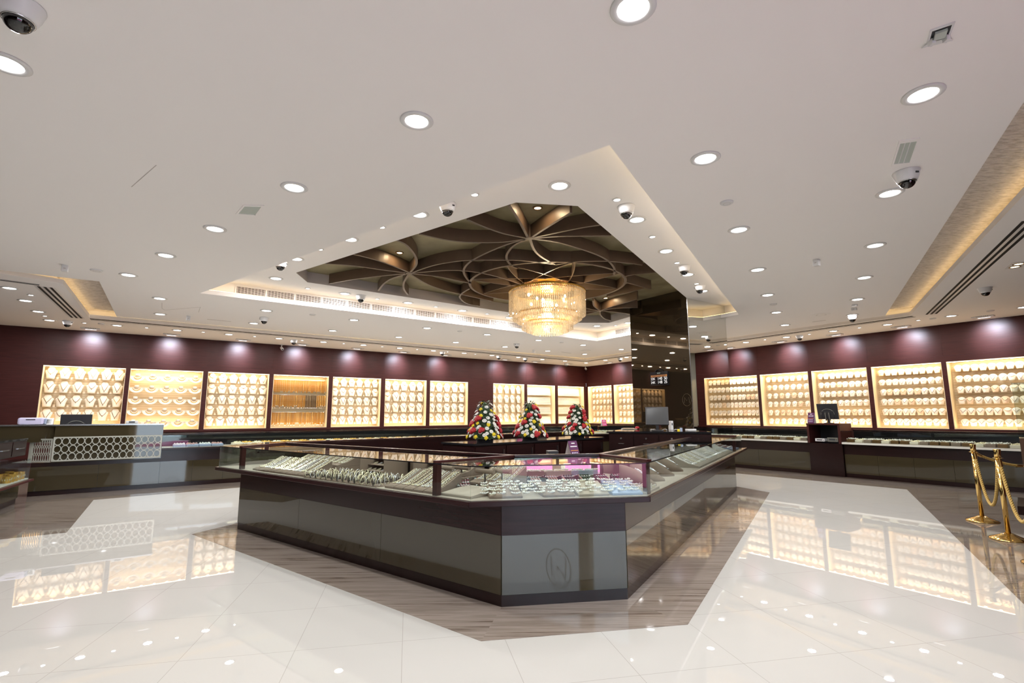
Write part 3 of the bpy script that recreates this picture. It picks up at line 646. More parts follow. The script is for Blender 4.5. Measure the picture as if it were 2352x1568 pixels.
# ================================================================== GOLD RECESS LATTICE
def zpx(pts, ox, oy, k): return [(ox + x / k, oy + y / k) for x, y in pts]
A_ = lambda p: zpx(p, 660, 450, 3.92)
B_ = lambda p: zpx(p, 1150, 450, 4.704)
arcs = [A_([(1100, 695), (1160, 620), (1150, 540), (1080, 450), (1000, 405), (900, 380)]), A_([(1100, 690), (900, 610), (700, 550), (540, 515)]), A_([(1090, 695), (850, 665), (600, 630), (300, 607)]), A_([(1060, 700), (800, 725), (580, 755), (380, 790)]),
        A_([(1085, 700), (950, 740), (870, 790), (820, 855)]), A_([(1095, 700), (1050, 780), (1050, 840), (1085, 890)]), A_([(1100, 700), (1300, 630), (1500, 592), (1650, 580), (1900, 578), (2100, 582), (2391, 615)]), A_([(1100, 698), (1400, 672), (1600, 675), (1800, 705), (2000, 760), (2110, 800)]),
        A_([(1100, 698), (1350, 725), (1500, 755), (1640, 785)]), A_([(1100, 700), (1250, 790), (1400, 845), (1560, 885), (1720, 920), (1850, 950)]), A_([(2170, 385), (2000, 430), (1800, 510), (1650, 590), (1590, 660), (1600, 720), (1650, 785)]), A_([(2170, 385), (2050, 440), (1985, 510), (1975, 570), (2020, 630), (2070, 655)]),
        A_([(2170, 383), (1950, 340), (1750, 270), (1560, 185)]), A_([(2170, 385), (1950, 415), (1700, 420), (1450, 400), (1150, 335)]), A_([(1640, 835), (1570, 880), (1555, 920), (1620, 970), (1730, 990)]), A_([(2170, 385), (2090, 230), (1980, 60)]),
        B_([(318, 460), (500, 340), (760, 180)]), B_([(318, 460), (600, 400), (900, 340), (1100, 312)]), B_([(318, 462), (600, 440), (850, 435), (1250, 430)]), B_([(318, 462), (600, 500), (850, 570), (1050, 640), (1170, 710), (1230, 790), (1225, 850)]), B_([(318, 462), (360, 580), (440, 660), (590, 745)]),
        B_([(590, 745), (800, 715), (1000, 705), (1190, 708), (1400, 730), (1530, 748)]), B_([(1310, 875), (1450, 850), (1680, 826)]), B_([(1335, 930), (1450, 960), (1620, 1010)]), B_([(1150, 1090), (1350, 1050), (1560, 995)]),
        B_([(1075, 1240), (1010, 1190), (1000, 1130)]), B_([(1075, 1240), (1200, 1195), (1480, 1115)]), B_([(1075, 1240), (1250, 1213), (1480, 1208)]), B_([(1075, 1240), (1250, 1255), (1480, 1290)]), B_([(1075, 1240), (1075, 1280), (1120, 1325), (1185, 1345)]), B_([(1075, 1240), (980, 1225), (880, 1205), (700, 1190)]), B_([(1075, 1240), (980, 1245), (880, 1250), (700, 1270)]), B_([(1075, 1240), (950, 1275), (850, 1310), (700, 1340)])]
ZB = HT + 0.012
t = thing('ceiling_lattice', 'brown lattice of curved fins filling the gold ceiling recess around the chandelier', 'ceiling lattice', (0.65, 9.2, ZB))
def smooth_path(P, n=5):
    P = [Vector(p) for p in P]; out = []
    for i in range(len(P) - 1):
        p0, p1, p2, p3 = P[max(i - 1, 0)], P[i], P[i + 1], P[min(i + 2, len(P) - 1)]
        for k in range(n):
            s = k / n; out.append(0.5 * ((2 * p1) + (p2 - p0) * s + (2 * p0 - 5 * p1 + 4 * p2 - p3) * s * s + (3 * p1 - p0 - 3 * p2 + p3) * s ** 3))
    return out + [P[-1]]
def inside(p, poly):
    c = False; n = len(poly)
    for i in range(n):
        a, b = poly[i], poly[i - 1]
        if (a.y > p.y) != (b.y > p.y) and p.x < (b.x - a.x) * (p.y - a.y) / (b.y - a.y) + a.x: c = not c
    return c
for a in arcs:
    P = smooth_path(L(a, ZB)); P = [p for p in P if inside(p, openP)]
    if len(P) > 2: MB().strip(P, ZB, HR - 0.002, False, 0.035).build('curved_fin', 'fin_bronze', t)
CH = V2(at(1256, 655, ZB)); rr = 1.40
ring = [CH + Vector((rr * math.cos(R(6 * k)), rr * math.sin(R(6 * k)))) for k in range(60)]
MB().strip([p for p in ring], ZB, HR - 0.002, True, 0.045).build('ring_fin', 'fin_bronze', t)
for k in range(8):       # crossing fins running from the ring in under the canopy
    a0 = R(45 * k + 14); p_ = CH + Vector((rr * math.cos(a0), rr * math.sin(a0)))
    for s_ in (-1, 1):
        a1 = a0 + s_ * R(74); e_ = CH + Vector((0.36 * math.cos(a1), 0.36 * math.sin(a1))); m_ = (p_ + e_) / 2 + Vector((math.cos(a0 + s_ * R(50)), math.sin(a0 + s_ * R(50)))) * 0.10
        MB().strip([(p_ * (1 - f_) ** 2 + m_ * 2 * f_ * (1 - f_) + e_ * f_ * f_) for f_ in [i / 10 for i in range(11)]], ZB + 0.02, HR - 0.002, False, 0.018).build('crossing_fin', 'fin_bronze', t)
for px, py in ((940.6, 627.5), (1215, 547.5), (1378.5, 713.6)):
    q = at(px, py, ZB); MB().lathe([(0, ZB - 0.004), (0.055, ZB - 0.004), (0.055, HR - 0.002)], (q.x, q.y, 0), 20).build('hub', 'fin_bronze', t)
# ---- chandelier
zc = lambda py: EYE + (lambda d: d.z * (math.hypot(CH.x, CH.y) / math.hypot(d.x, d.y)))(Vector(ray(1256, py)))
ZTOP = zc(672); 
t = thing('chandelier', 'big round tiered gold and crystal chandelier hanging in the brown lattice', 'chandelier', (CH.x, CH.y, ZB))
c3 = Vector((CH.x, CH.y, 0)); RCH = 0.69
MB().lathe([(0, ZB + 0.1), (0.16, ZB + 0.1), (0.16, ZTOP + 0.13), (0.0, ZTOP + 0.13)], c3, 36).build('ceiling_stem', 'gold', t, smooth=False)
MB().lathe([(0.0, ZTOP + 0.125), (0.40, ZTOP + 0.12), (0.44, ZTOP + 0.10), (0.44, ZTOP + 0.05), (0.0, ZTOP + 0.045)], c3, 48).build('canopy', 'gold', t, smooth=True)
def hoop(r, z, m='gold'): return MB().lathe([(r - 0.008, z - 0.012), (r + 0.008, z - 0.012), (r + 0.008, z + 0.012), (r - 0.008, z + 0.012), (r - 0.008, z - 0.012)], c3, 56)
tiers = [(RCH, ZTOP, 0.44, 124), (RCH - 0.07, ZTOP - 0.02, 0.50, 110), (0.54, ZTOP - 0.40, 0.20, 96), (0.46, ZTOP - 0.46, 0.22, 84), (0.38, ZTOP - 0.56, 0.20, 72), (0.28, ZTOP - 0.60, 0.20, 50)]
for r_, z_, h_, n_ in tiers: hoop(r_, z_ + 0.008).build('hoop', 'gold', t, smooth=False)
for k in range(6): a = R(60 * k); MB().tube([c3 + Vector((0.42 * math.cos(a), 0.42 * math.sin(a), ZTOP + 0.06)), c3 + Vector((RCH * math.cos(a), RCH * math.sin(a), ZTOP + 0.01))], 0.008, 6).build('arm', 'gold', t)
def strand(mb, x, y, z, h_, step, w_):
    n_ = max(1, int(h_ / step))
    for i in range(n_):
        a_ = math.atan2(y - CH.y, x - CH.x); mb.obox(Vector((x, y, z - step * (i + 0.5))), Vector((-math.sin(a_), math.cos(a_), 0)) * w_, Vector((math.cos(a_), math.sin(a_), 0)) * w_ * 0.5, Vector((0, 0, step * 0.44)))
    return mb
prism_me = None
rest = MB()
for ti, (r_, z_, h_, n_) in enumerate(tiers):
    for k in range(n_):
        a = 2 * math.pi * k / n_; x, y = CH.x + r_ * math.cos(a), CH.y + r_ * math.sin(a)
        facing = math.sin(a) < 0.25
        if ti == 0 and facing:
            strand(MB(), x, y, z_, h_, 0.055, 0.0085).build('crystal_strand', 'crystal', t)
        else: strand(rest, x, y, z_, h_, 0.055, 0.0085)
o = rest.build('crystal_strands', 'crystal', t); o['kind'] = 'stuff'
for k in range(8):
    a = R(45 * k + 10); q = c3 + Vector((0.34 * math.cos(a), 0.34 * math.sin(a), ZTOP - 0.05 - 0.12 * (k % 2)))
    MB().ball(q, 0.024, 10, 6, 1.3).build('bulb', 'bulb', t, smooth=True)
lamp('POINT', 'lamp', t, 60, (1.0, 0.80, 0.55), Matrix.Translation((0, 0, ZTOP - 0.22 - ZB)), 0.12)
lamp('POINT', 'lamp', t, 22, (1.0, 0.80, 0.55), Matrix.Translation((0, 0, ZTOP - 0.52 - ZB)), 0.08)
lamp('AREA', 'lamp', t, 14, (1.0, 0.55, 0.22), Matrix.Translation((0, 0, ZTOP + 0.14 - ZB)) @ Matrix.Rotation(math.pi, 4, 'X'), 0.7)
# ================================================================== BRONZE COLUMN WITH MIRROR SIDE
cc = V2(at(1577, 684, HT)); s = FB.a.xy * -1     # front face runs away to the photo's left, parallel to the second wall
hitF = Frame((cc.x, cc.y), s, (s.y, -s.x)); uL = hitF.hit(1447, 720)[0]
s2 = -FA.a.xy; hitS = Frame((cc.x, cc.y), s2, (s2.y, -s2.x)); uR = hitS.hit(1668, 760)[0]
pL = cc + s * abs(uL); pR = cc + s2 * abs(uR); pB = pL + (pR - cc)
cin = [cc + (pB - cc).normalized() * 0.02, pL + (pR - pL).normalized() * 0.02, pB + (cc - pB).normalized() * 0.02, pR + (pL - pR).normalized() * 0.02]
t = tag(MB().prism(cin, 0, HR).build('column', 'bronze_mirror'), 'big square column clad in dark bronze mirror, rising from the island to the ceiling', 'column')
t.matrix_basis = Matrix.Identity(4); t['kind'] = 'thing'
MB().strip([cc, pL], 0, HR - 0.01, False, 0.008).build('bronze_panel', 'bronze_mirror', t)
MB().strip([cc + s2 * 0.012, pR], 0, HT - 0.002, False, 0.008).build('mirror_panel', 'mirror', t)
MB().box((cc.x, cc.y, HT / 2), (0.009, 0.009, HT - 0.01)).build('corner_strip', 'steel', t)

# ================================================================== ISLAND OF GLASS COUNTERS
def line_x(p, d, q, e):
    den = d.x * e.y - d.y * e.x; t = ((q - p).x * e.y - (q - p).y * e.x) / den; return p + d * t
dirs = [(BASE[1] - BASE[0]).normalized(), (BASE[2] - BASE[1]).normalized(), (BASE[3] - BASE[2]).normalized()]
outn = [Vector((d.y, -d.x)) for d in dirs]
def ring_off(a, b, c, ext0=0.0, ext1=0.0):
    """corner points of the three visible island faces moved outwards by a, b, c"""
    L0, L1, L2 = BASE[0] + outn[0] * a, BASE[1] + outn[1] * b, BASE[2] + outn[2] * c
    return [L0 - dirs[0] * ext0, line_x(L0, dirs[0], L1, dirs[1]), line_x(L1, dirs[1], L2, dirs[2]), BASE[3] + outn[2] * c + dirs[2] * ext1]
G = ring_off(0.235, 0.075, 0.175, 0.12, -0.35); LG = ring_off(0.265, 0.105, 0.205, 0.16, 0.30)
I1, I2 = Vector((0.013, 4.817)), Vector((0.83, 4.957)); I0 = Vector((-3.17, 7.24)); I3 = Vector((3.60, 9.72))
far_d = Vector((0.717, 0.697)); far_n = Vector((-0.697, 0.717)); F1 = I0 + far_d * 6.05
ZK, ZP, ZW, ZL, ZG = 0.09, 0.525, 0.76, 0.80, 1.065
def inward(p, q, d=0.03):
    return p
def case_unit(label, base, ledge, glass, inner, panels, posts=(), ends=(), rail=True, name='display_counter', back='mirror', wood='counter_wood', zg=ZG, led_top=False, slab=None, deck='deck_suede'):
    """base/ledge/glass/inner: pairs of plan points (left end, right end); outer face is on the right of left->right"""
    b0, b1 = [V2(p) for p in base]; l0, l1 = [V2(p) for p in ledge]; g0, g1 = [V2(p) for p in glass]; i0, i1 = [V2(p) for p in inner]
    c = (b0 + b1 + i0 + i1) / 4; t = thing(name, label, 'display counter', (c.x, c.y, 0), 0, 'glass display counters')
    d = (b1 - b0).normalized(); fr = Frame(b0, d, (d.y, -d.x)); Lb = (b1 - b0).length
    MB().prism([b0 + Vector((-d.y, d.x)) * 0.012, b1 + Vector((-d.y, d.x)) * 0.012, i1, i0], 0, ZW).build('carcass', 'dark_wood', t)
    MB().fbox(fr, 0, Lb, -0.011, 0.0, 0, ZK).build('kick_board', 'dark_wood', t)
    MB().fbox(fr, 0, Lb, -0.011, 0.004, ZP, ZW).build('wood_band', wood, t)
    for k in range(panels): MB().fbox(fr, Lb * k / panels + 0.002, Lb * (k + 1) / panels - 0.002, -0.011, 0.006, ZK, ZP).build('glass_panel', 'bronze_glass', t)
    MB().prism([l0, l1, i1, i0], ZW, ZL).build('ledge', wood if slab is None else slab, t, bevel=0.004)
    gi = (b0 - l0).normalized() * 0.0; MB().prism([g0, g1, i1, i0], ZL + 0.0005, ZL + 0.006).build('deck', deck, t)
    dg = (g1 - g0).normalized(); ng = Vector((dg.y, -dg.x)); inn = -ng
    MB().strip([g0, g1], ZL + 0.001, zg - 0.008, False, 0.008).build('front_glass', 'glass', t)
    MB().strip([g0 + ng * 0.001, g1 + ng * 0.001], zg - 0.0079, zg + 0.001, False, 0.012).build('edge_seal', 'black_gloss', t)
    MB().prism([g0 + ng * 0.004, g1 + ng * 0.004, i1, i0], zg - 0.007, zg).build('top_glass', 'glass', t)
    for e in ends:
        a, b = (g0, i0) if e == 0 else (g1, i1); MB().strip([a, b], ZL + 0.001, zg - 0.008, False, 0.008).build('end_glass', 'glass', t)
    di = (i1 - i0).normalized(); ni = Vector((di.y, -di.x)); 
    if (c - (i0 + i1) / 2).dot(ni) < 0: ni = -ni
    MB().strip([i0 + ni * 0.016, i1 + ni * 0.016], ZL + 0.003, zg - 0.010, False, 0.006).build('back_panel', back, t)
    if rail:
        fi = Frame(i0, di, -ni); Li = (i1 - i0).length
        MB().fbox(fi, 0, Li, -0.045, 0.012, zg + 0.001, zg + 0.022).build('top_rail', wood, t, bevel=0.004)
        MB().fbox(fi, 0, Li, 0.001, 0.014, ZL, zg).build('rear_rail', 'dark_wood', t)
        nd = max(1, round(Li / 0.62))
        for k in range(nd):
            dr = MB().fbox(fi, Li * k / nd + 0.006, Li * (k + 1) / nd - 0.006, 0.001, 0.016, 0.10, ZL - 0.02).build('cabinet_door', 'dark_wood', t)
            if name == 'island_counter': MB().fbox(fi, Li * (k + 0.9) / nd, Li * (k + 0.92) / nd, 0.017, 0.030, 0.55, 0.72).build('handle', 'steel', dr)
    for p in posts: MB().box((p[0], p[1], (ZL + zg) / 2), (0.05, 0.05, zg - ZL + 0.004), fr).build('post', 'wood', t)
    return t, Frame(g1, -dg, inn) 
posts_px = [V2(at(x, y, 0.80)) for x, y in [(552, 1082), (1075, 1141), (1498, 1137), (1680, 1039)]]
tl, FL = case_unit('long glass counter on the pointed side of the island, full of gold bracelets', (BASE[0], BASE[1]), (LG[0], LG[1]), (G[0], G[1]), (I0, I1), 3, [G[0] + dirs[0] * 0.58 - outn[0] * 0.03, G[1] - dirs[0] * 0.40 - outn[0] * 0.03], (0,), name='island_counter')
tf, FF = case_unit('short front counter of the island facing the camera, filled with silver sets', (BASE[1], BASE[2]), (LG[1], LG[2]), (G[1], G[2]), (I1, I2), 1, [], name='island_counter')
tr, FR = case_unit('long counter arm of the island leading to the bronze column, with suede neck forms', (BASE[2], BASE[3]), (LG[2], LG[3]), (G[2], G[3]), (I2, I3), 4, [G[2] + dirs[2] * 0.10 - outn[2] * 0.03, G[3] - dirs[2] * 0.75 - outn[2] * 0.03], (1,), name='island_counter')
for p, q, t in ((G[0] + dirs[0] * 0.58, I0, tl), (G[1] - dirs[0] * 0.40, I1, tl), (G[2] + dirs[2] * 0.10, I2, tr), (G[3] - dirs[2] * 0.75, I3, tr)):
    MB().strip([p, q], ZG + 0.001, ZG + 0.020, False, 0.045).build('cross_rail', 'wood', t)
fo0, fo1 = I0 + far_n * 0.62, F1 + far_n * 0.62
case_unit('far counter arm of the island, seen from inside with dark cupboard doors', (fo1, fo0), (fo1 + far_n * 0.1, fo0 + far_n * 0.1), (fo1 + far_n * 0.08, fo0 + far_n * 0.08), (F1, I0), 4, [], (0,), name='island_counter')
t = tag(MB().prism([LG[0], LG[0] + Vector((0.02, 0.80)), fo0 + far_n * 0.1, I0], ZW, ZL).build('corner_ledge', 'wood'), 'small wood corner ledge closing the pointed end of the island', 'counter')
t['label'] = 'small wooden corner piece under glass at the pointed end of the island'
MB().prism([BASE[0] + Vector((0.02, 0.02)), fo0 + far_n * -0.06, I0, I0 + Vector((0.1, -0.1))], 0, ZW - 0.001).build('corner_base', 'dark_wood', t)
MB().strip([G[0], G[0] + Vector((0.04, 0.86)), fo0 + far_n * 0.07], ZL + 0.001, ZG - 0.008, False, 0.008).build('corner_glass', 'glass', t)
MB().prism([G[0], G[0] + Vector((0.04, 0.86)), fo0 + far_n * 0.07, I0], ZG - 0.007, ZG).build('corner_top', 'glass', t)
# inner worktop behind the front counter
wt = thing('worktop', 'pale brown work surface inside the island behind the front counter', 'worktop', (0.3, 5.3, 0))
nF = -outn[1]
MB().prism([I1 + nF * 0.02, I2 + nF * 0.02, I2 + nF * 1.05 + dirs[1] * 0.25, I1 + nF * 1.05 - dirs[1] * 0.6], 0.97, 1.0).build('top', 'marble_b', wt)
MB().prism([I1 + nF * 0.05, I2 + nF * 0.05, I2 + nF * 0.5, I1 + nF * 0.5], 0.0, 0.969).build('base', 'dark_wood', wt)
# central dark cabinet with the flowers
q0 = V2(at(1090, 1019, 1.03)); q1 = V2(at(1384, 1003.5, 1.03)); cb = Frame(q0, (q1 - q0), Vector(((q1 - q0).y, -(q1 - q0).x))); Lc = (q1 - q0).length
t = thing('center_cabinet', 'low dark glossy cabinet in the middle of the island carrying three flower cones', 'cabinet', cb.p(Lc / 2, -0.35, 0))
MB().fbox(cb, 0, Lc, -0.80, 0, 0, 1.0).build('body', 'dark_wood', t)
MB().fbox(cb, -0.02, Lc + 0.02, -0.82, 0.02, 1.0, 1.03).build('top', 'black_gloss', t)
for k in range(5):
    dr = MB().fbox(cb, Lc * k / 5 + 0.01, Lc * (k + 1) / 5 - 0.01, 0.001, 0.016, 0.08, 0.98).build('door', 'dark_wood', t); MB().fbox(cb, Lc * (k + 0.88) / 5, Lc * (k + 0.91) / 5, 0.017, 0.035, 0.80, 0.93).build('handle', 'steel', dr)
# desk in front of the column
ZD = 1.17; dk0 = V2(at(1398, 990, ZD)); dk1 = V2(at(1634, 991.5, ZD)); dkd = (dk1 - dk0).normalized(); DK = Frame(dk0, dkd, (dkd.y, -dkd.x)); Ld = (dk1 - dk0).length
desk = thing('service_desk', 'dark wood service desk with drawers wrapping the foot of the bronze column', 'desk', DK.p(Ld / 2, -0.1, 0))
cL = cc + s * abs(uL) * 0.98 + Vector((-0.02, -0.02)); cR = cc + Vector((-0.03, -0.04))
MB().prism([dk0 + DK.n.xy * -0.02, dk1 + DK.n.xy * -0.02, cR, cL], 0, ZD - 0.03).build('body', 'dark_wood', desk)
MB().prism([dk0 - dkd * 0.03, dk1, cR, cL - dkd * 0.03], ZD - 0.029, ZD).build('top', 'black_gloss', desk)
for k in range(4):
    a, b = Ld * k / 4 + 0.008, Ld * (k + 1) / 4 - 0.008
    dw = MB().fbox(DK, a, b, -0.018, 0.0, 0.86, ZD - 0.05).build('drawer', 'dark_wood', desk)
    MB().fbox(DK, (a + b) / 2 - 0.05, (a + b) / 2 + 0.05, 0.001, 0.014, 0.955, 0.967).build('handle', 'steel', dw)
    MB().tube([DK.p((a + b) / 2, 0.0, 1.05), DK.p((a + b) / 2, 0.012, 1.05)], 0.016, 12).build('lock', 'steel', dw)
    db = MB().fbox(DK, a, b, -0.018, 0.0, 0.08, 0.85).build('door', 'dark_wood', desk)
    MB().fbox(DK, a + 0.03, a + 0.045, 0.001, 0.016, 0.62, 0.80).build('handle', 'steel', db)

# ================================================================== PERIMETER COUNTERS
CA = Frame(FA.p(0, 2.80, 0), FA.a, FA.n); CB = Frame(FB.p(0, 1.42, 0), FB.a, FB.n)
uc0 = CA.hit(370, 1040)[0]; uc1 = CA.hit(120, 1048)[0]
def wall_counter(label, fr, u_l, u_r, panels, slab, depth=0.60, posts=(), zg=ZG):
    """u_l is the end at the photo's left"""
    return case_unit(label, (fr.p(u_l, 0, 0), fr.p(u_r, 0, 0)), (fr.p(u_l, 0.10, 0), fr.p(u_r, 0.10, 0)), (fr.p(u_l, 0.08, 0), fr.p(u_r, 0.08, 0)), (fr.p(u_l, -depth, 0), fr.p(u_r, -depth, 0)), panels, posts, (), True, 'wall_counter', 'black_gloss', 'dark_wood', zg, slab=slab)
ua = CA.hit(515, 1040)[0]
wall_counter('wall counter beside the cash counter, glass case of pink trays', CA, uc0, ua, 2, None)
wall_counter('long wall counter behind the island, glass case of pale gold rows', CA, ua, 1.6, 8, None)
um0, um1 = CB.hit(1858, 1000)[0], CB.hit(1936, 1000)[0]
wall_counter('wall counter of the second wall from the corner past the column to the monitor stand', CB, 1.6, um0, 6, 'pale_tray')
wall_counter('wall counter of the second wall from the monitor stand to the photo edge', CB, um1, 14.4, 6, 'pale_tray')
# monitor stand between the two counters
t = thing('monitor_stand', 'open dark wood stand in the right counter holding a monitor and machines', 'stand', CB.p((um0 + um1) / 2, -0.2, 0))
a, b = um0 + 0.01, um1 - 0.01
MB().fbox(CB, a, b, -0.6, 0.06, 0.0, 0.76).build('base', 'dark_wood', t)
for x in (a, b - 0.05): MB().fbox(CB, x, x + 0.05, -0.5, 0.10, 0.76, 1.20).build('side', 'wood', t)
MB().fbox(CB, a, b, -0.5, 0.12, 1.20, 1.235).build('top', 'wood', t)
MB().fbox(CB, a + 0.05, b - 0.05, -0.5, -0.47, 0.76, 1.20).build('back', 'black_plastic', t)
def machine(fr, u, z, w_, h_, dp, label, name, m, d0=0.02):
    t = thing(name, label, 'machine', fr.p(u, d0 - dp / 2, z))
    MB().fbox(fr, u - w_ / 2, u + w_ / 2, d0 - dp, d0, z, z + h_).build('body', m, t, bevel=0.006)
    MB().fbox(fr, u - w_ * 0.32, u + w_ * 0.25, d0, d0 + 0.003, z + h_ * 0.35, z + h_ * 0.7).build('display', 'screen', t)
    MB().fbox(fr, u + w_ * 0.32, u + w_ * 0.42, d0, d0 + 0.004, z + h_ * 0.4, z + h_ * 0.6).build('button', 'steel', t)
machine(CB, (a + b) / 2 + 0.16, 0.80, 0.24, 0.10, 0.2, 'grey card machine on the lower shelf of the monitor stand', 'card_machine', 'gunmetal'); machine(CB, (a + b) / 2 - 0.13, 0.80, 0.22, 0.07, 0.2, 'white scale on the lower shelf of the monitor stand', 'weighing_scale', 'white_plastic')
def monitor(P, rz, w_, h_, label, face_back=True, tilt=8):
    t = thing('monitor', label, 'monitor', P, rz)
    T = Matrix.Rotation(R(tilt), 4, 'X')
    def tr(mb): mb.v = [tuple(T @ (Vector(v) - Vector((0, 0, 0.12))) + Vector((0, 0, 0.12))) for v in mb.v]; return mb
    tr(MB().box((0, 0, 0.10 + h_ / 2), (w_, 0.035, h_))).build('casing', 'black_plastic', t, world=False, bevel=0.008)
    sgn = 1 if face_back else -1
    tr(MB().box((0, 0.0185 * sgn, 0.10 + h_ / 2), (w_ * 0.88, 0.002, h_ * 0.84))).build('screen', 'screen', t, world=False)
    mb = MB(); R_ = w_ * 0.33
    if face_back:
        mb.tube([(R_ * math.cos(R(180 * k / 12)), -0.022, 0.10 + h_ * 0.30 + R_ * 0.9 * math.sin(R(180 * k / 12))) for k in range(13)], 0.006, 6); tr(mb).build('back_ridge', 'gunmetal', t, world=False)
        tr(MB().box((-w_ * 0.09, -0.035, 0.17), (0.02, 0.04, 0.2)).box((w_ * 0.09, -0.035, 0.17), (0.02, 0.04, 0.2))).build('stand_arms', 'gunmetal', t, world=False)
        tr(MB().box((0, -0.024, 0.13 + h_ * 0.2), (w_ * 0.6, 0.02, h_ * 0.5))).build('rear_shell', 'black_plastic', t, world=False, bevel=0.006)
    MB().box((0, 0.0, 0.07), (0.05, 0.03, 0.14)).build('neck', 'black_plastic', t, world=False)
    MB().lathe([(0, 0), (0.11, 0), (0.11, 0.008), (0.03, 0.02), (0, 0.02)], seg=24).build('foot', 'black_plastic', t, world=False)
    return t
def rzf(fr): return math.atan2(fr.n.x, -fr.n.y)
monitor(CB.p((a + b) / 2 + 0.02, -0.20, 1.235), rzf(CB), 0.47, 0.38, 'black monitor seen from behind on the dark stand in the right counter')
# purple tent leaflets
def leaflet(P, rz, w_, h_, label, m='purple'):
    t = thing('leaflet_stand', label, 'leaflet stand', P, rz)
    mb = MB(); mb.add([(-w_ / 2, -0.07, 0), (w_ / 2, -0.07, 0), (w_ / 2, 0, h_), (-w_ / 2, 0, h_)], [(0, 1, 2, 3)]); mb.add([(-w_ / 2, -0.068, 0), (w_ / 2, -0.068, 0), (w_ / 2, 0.0, h_ - 0.004), (-w_ / 2, 0.0, h_ - 0.004)], [(3, 2, 1, 0)]); mb.build('front_sheet', m, t, world=False, smooth='keep')
    MB().add([(-w_ / 2, 0.07, 0), (w_ / 2, 0.07, 0), (w_ / 2, 0.0, h_), (-w_ / 2, 0.0, h_)], [(0, 1, 2, 3)]).build('rear_sheet', 'white_paper', t, world=False, smooth='keep')
    mb = MB()
    def bar(z, x0, x1, hh):
        y = -0.07 + 0.07 * z / h_ - 0.002; mb.add([(x0 * w_, y - 0.0, z), (x1 * w_, y, z), (x1 * w_, y + 0.07 * hh / h_, z + hh), (x0 * w_, y + 0.07 * hh / h_, z + hh)], [(0, 1, 2, 3)])
    bar(h_ * 0.84, -0.18, 0.2, h_ * 0.05); bar(h_ * 0.66, -0.38, 0.38, h_ * 0.05); mb.build('heading_bars', 'white_paper', t, world=False, smooth='keep')
    mb = MB(); bar(h_ * 0.44, -0.42, 0.42, h_ * 0.035); mb.build('gold_bar', 'orange_band', t, world=False, smooth='keep')
    mb = MB()
    for z in (0.30, 0.14):
        for k in range(4): bar(h_ * z, -0.34 + 0.18 * k, -0.24 + 0.18 * k, h_ * 0.06)
    mb.build('small_marks', 'lavender', t, world=False, smooth='keep')
    return t
leaflet(CB.p(a + 0.10, 0.02, 1.235), rzf(CB), 0.15, 0.26, 'purple folded leaflet beside the monitor on the dark stand')
q = at(1315, 1052, 1.001); leaflet(q, R(28), 0.11, 0.18, 'purple and gold folded leaflet behind the front counter of the island')
machine(Frame((q.x - 0.20, q.y + 0.05), dirs[1], outn[1]), 0, 1.0, 0.11, 0.075, 0.12, 'small black card reader lying beside the purple leaflet behind the front counter', 'card_reader', 'black_plastic')
leaflet(V2(at(1387, 978, 1.09)).to_3d() + Vector((0, 0, 1.10)), R(20), 0.16, 0.20, 'magenta folded leaflet before the bust niches next to the room corner', 'magenta')
# far monitor and pedestal inside the far arm
q = far_d * 5.35 + far_n * 0.30 + I0
t = tag(MB().box((q.x, q.y, ZG + 0.055), (0.50, 0.34, 0.10), Frame((0, 0), far_d, -far_n)).build('monitor_plinth', 'black_plastic'), 'low black plinth under the small far monitor', 'plinth')
monitor((q.x, q.y, ZG + 0.106), R(40), 0.34, 0.27, 'small black monitor seen from behind near the flowers and room corner')
leaflet((q.x - 0.30, q.y - 0.25, ZG + 0.001), R(30), 0.15, 0.20, 'magenta folded leaflet behind the right-hand flower cone', 'magenta')
# desk objects
t = monitor(at(1512, 990, ZD) + Vector((0.05, 0.22, 0)), R(-16), 0.40, 0.33, 'black touch-screen monitor facing the camera before the bronze column', False, -14)
q = at(1540, 988, ZD) + Vector((0.06, 0.16, 0)); t = thing('router', 'slim white upright box beside the touch-screen monitor', 'router', q, 0.3)
MB().box((0, 0, 0.085), (0.05, 0.09, 0.17)).build('body', 'white_plastic', t, world=False, bevel=0.005); MB().box((0, -0.046, 0.11), (0.02, 0.002, 0.04)).build('indicator', 'screen', t, world=False)
q = at(1448, 986, ZD) + Vector((0, 0.12, 0)); t = thing('paper_stack', 'loose pink and white papers on the dark desk with a red object', 'papers', q, -0.3)
for k in range(4): MB().box((0.03 * math.sin(k * 2), 0.02 * math.cos(k * 3), 0.004 + 0.006 * k), (0.30 - 0.03 * k, 0.18, 0.005)).build('sheet', ['white_paper', 'cream_cloth', 'white_paper', 'bust_tan'][k], t, world=False)
q2 = q + Vector((0.16, -0.02, 0)); tag(MB().ball(q2 + Vector((0, 0, 0.03)), 0.045, 14, 8, 0.65).build('red_pouch', 'red_petal', smooth=True), 'small red pouch lying on the papers on the desk', 'pouch')
q = at(1590, 990, ZD) + Vector((0.0, 0.07, 0)); t = thing('card_machine', 'white card machine with cable at the end of the dark desk', 'machine', q, 0.2)
MB().box((0, 0, 0.02), (0.16, 0.10, 0.035)).build('body', 'white_plastic', t, world=False, bevel=0.006); MB().box((-0.01, -0.01, 0.0385), (0.07, 0.05, 0.002)).build('display', 'screen', t, world=False)
mb = MB()
for j in range(3):
    p0 = at(1500 + 28 * j, 989, ZD) + Vector((0, 0.03, 0.006)); mb.tube([p0 + Vector((0.05 * math.cos(k * 0.7 + j), 0.03 * math.sin(k * 0.9), 0.012 * (1 + math.sin(k * 1.3 + j)))) for k in range(10)], 0.004, 5)
tag(mb.build('cable_tangle', 'plastic_cable', smooth=True), 'tangle of pale cables lying on the dark desk by the column', 'cable')
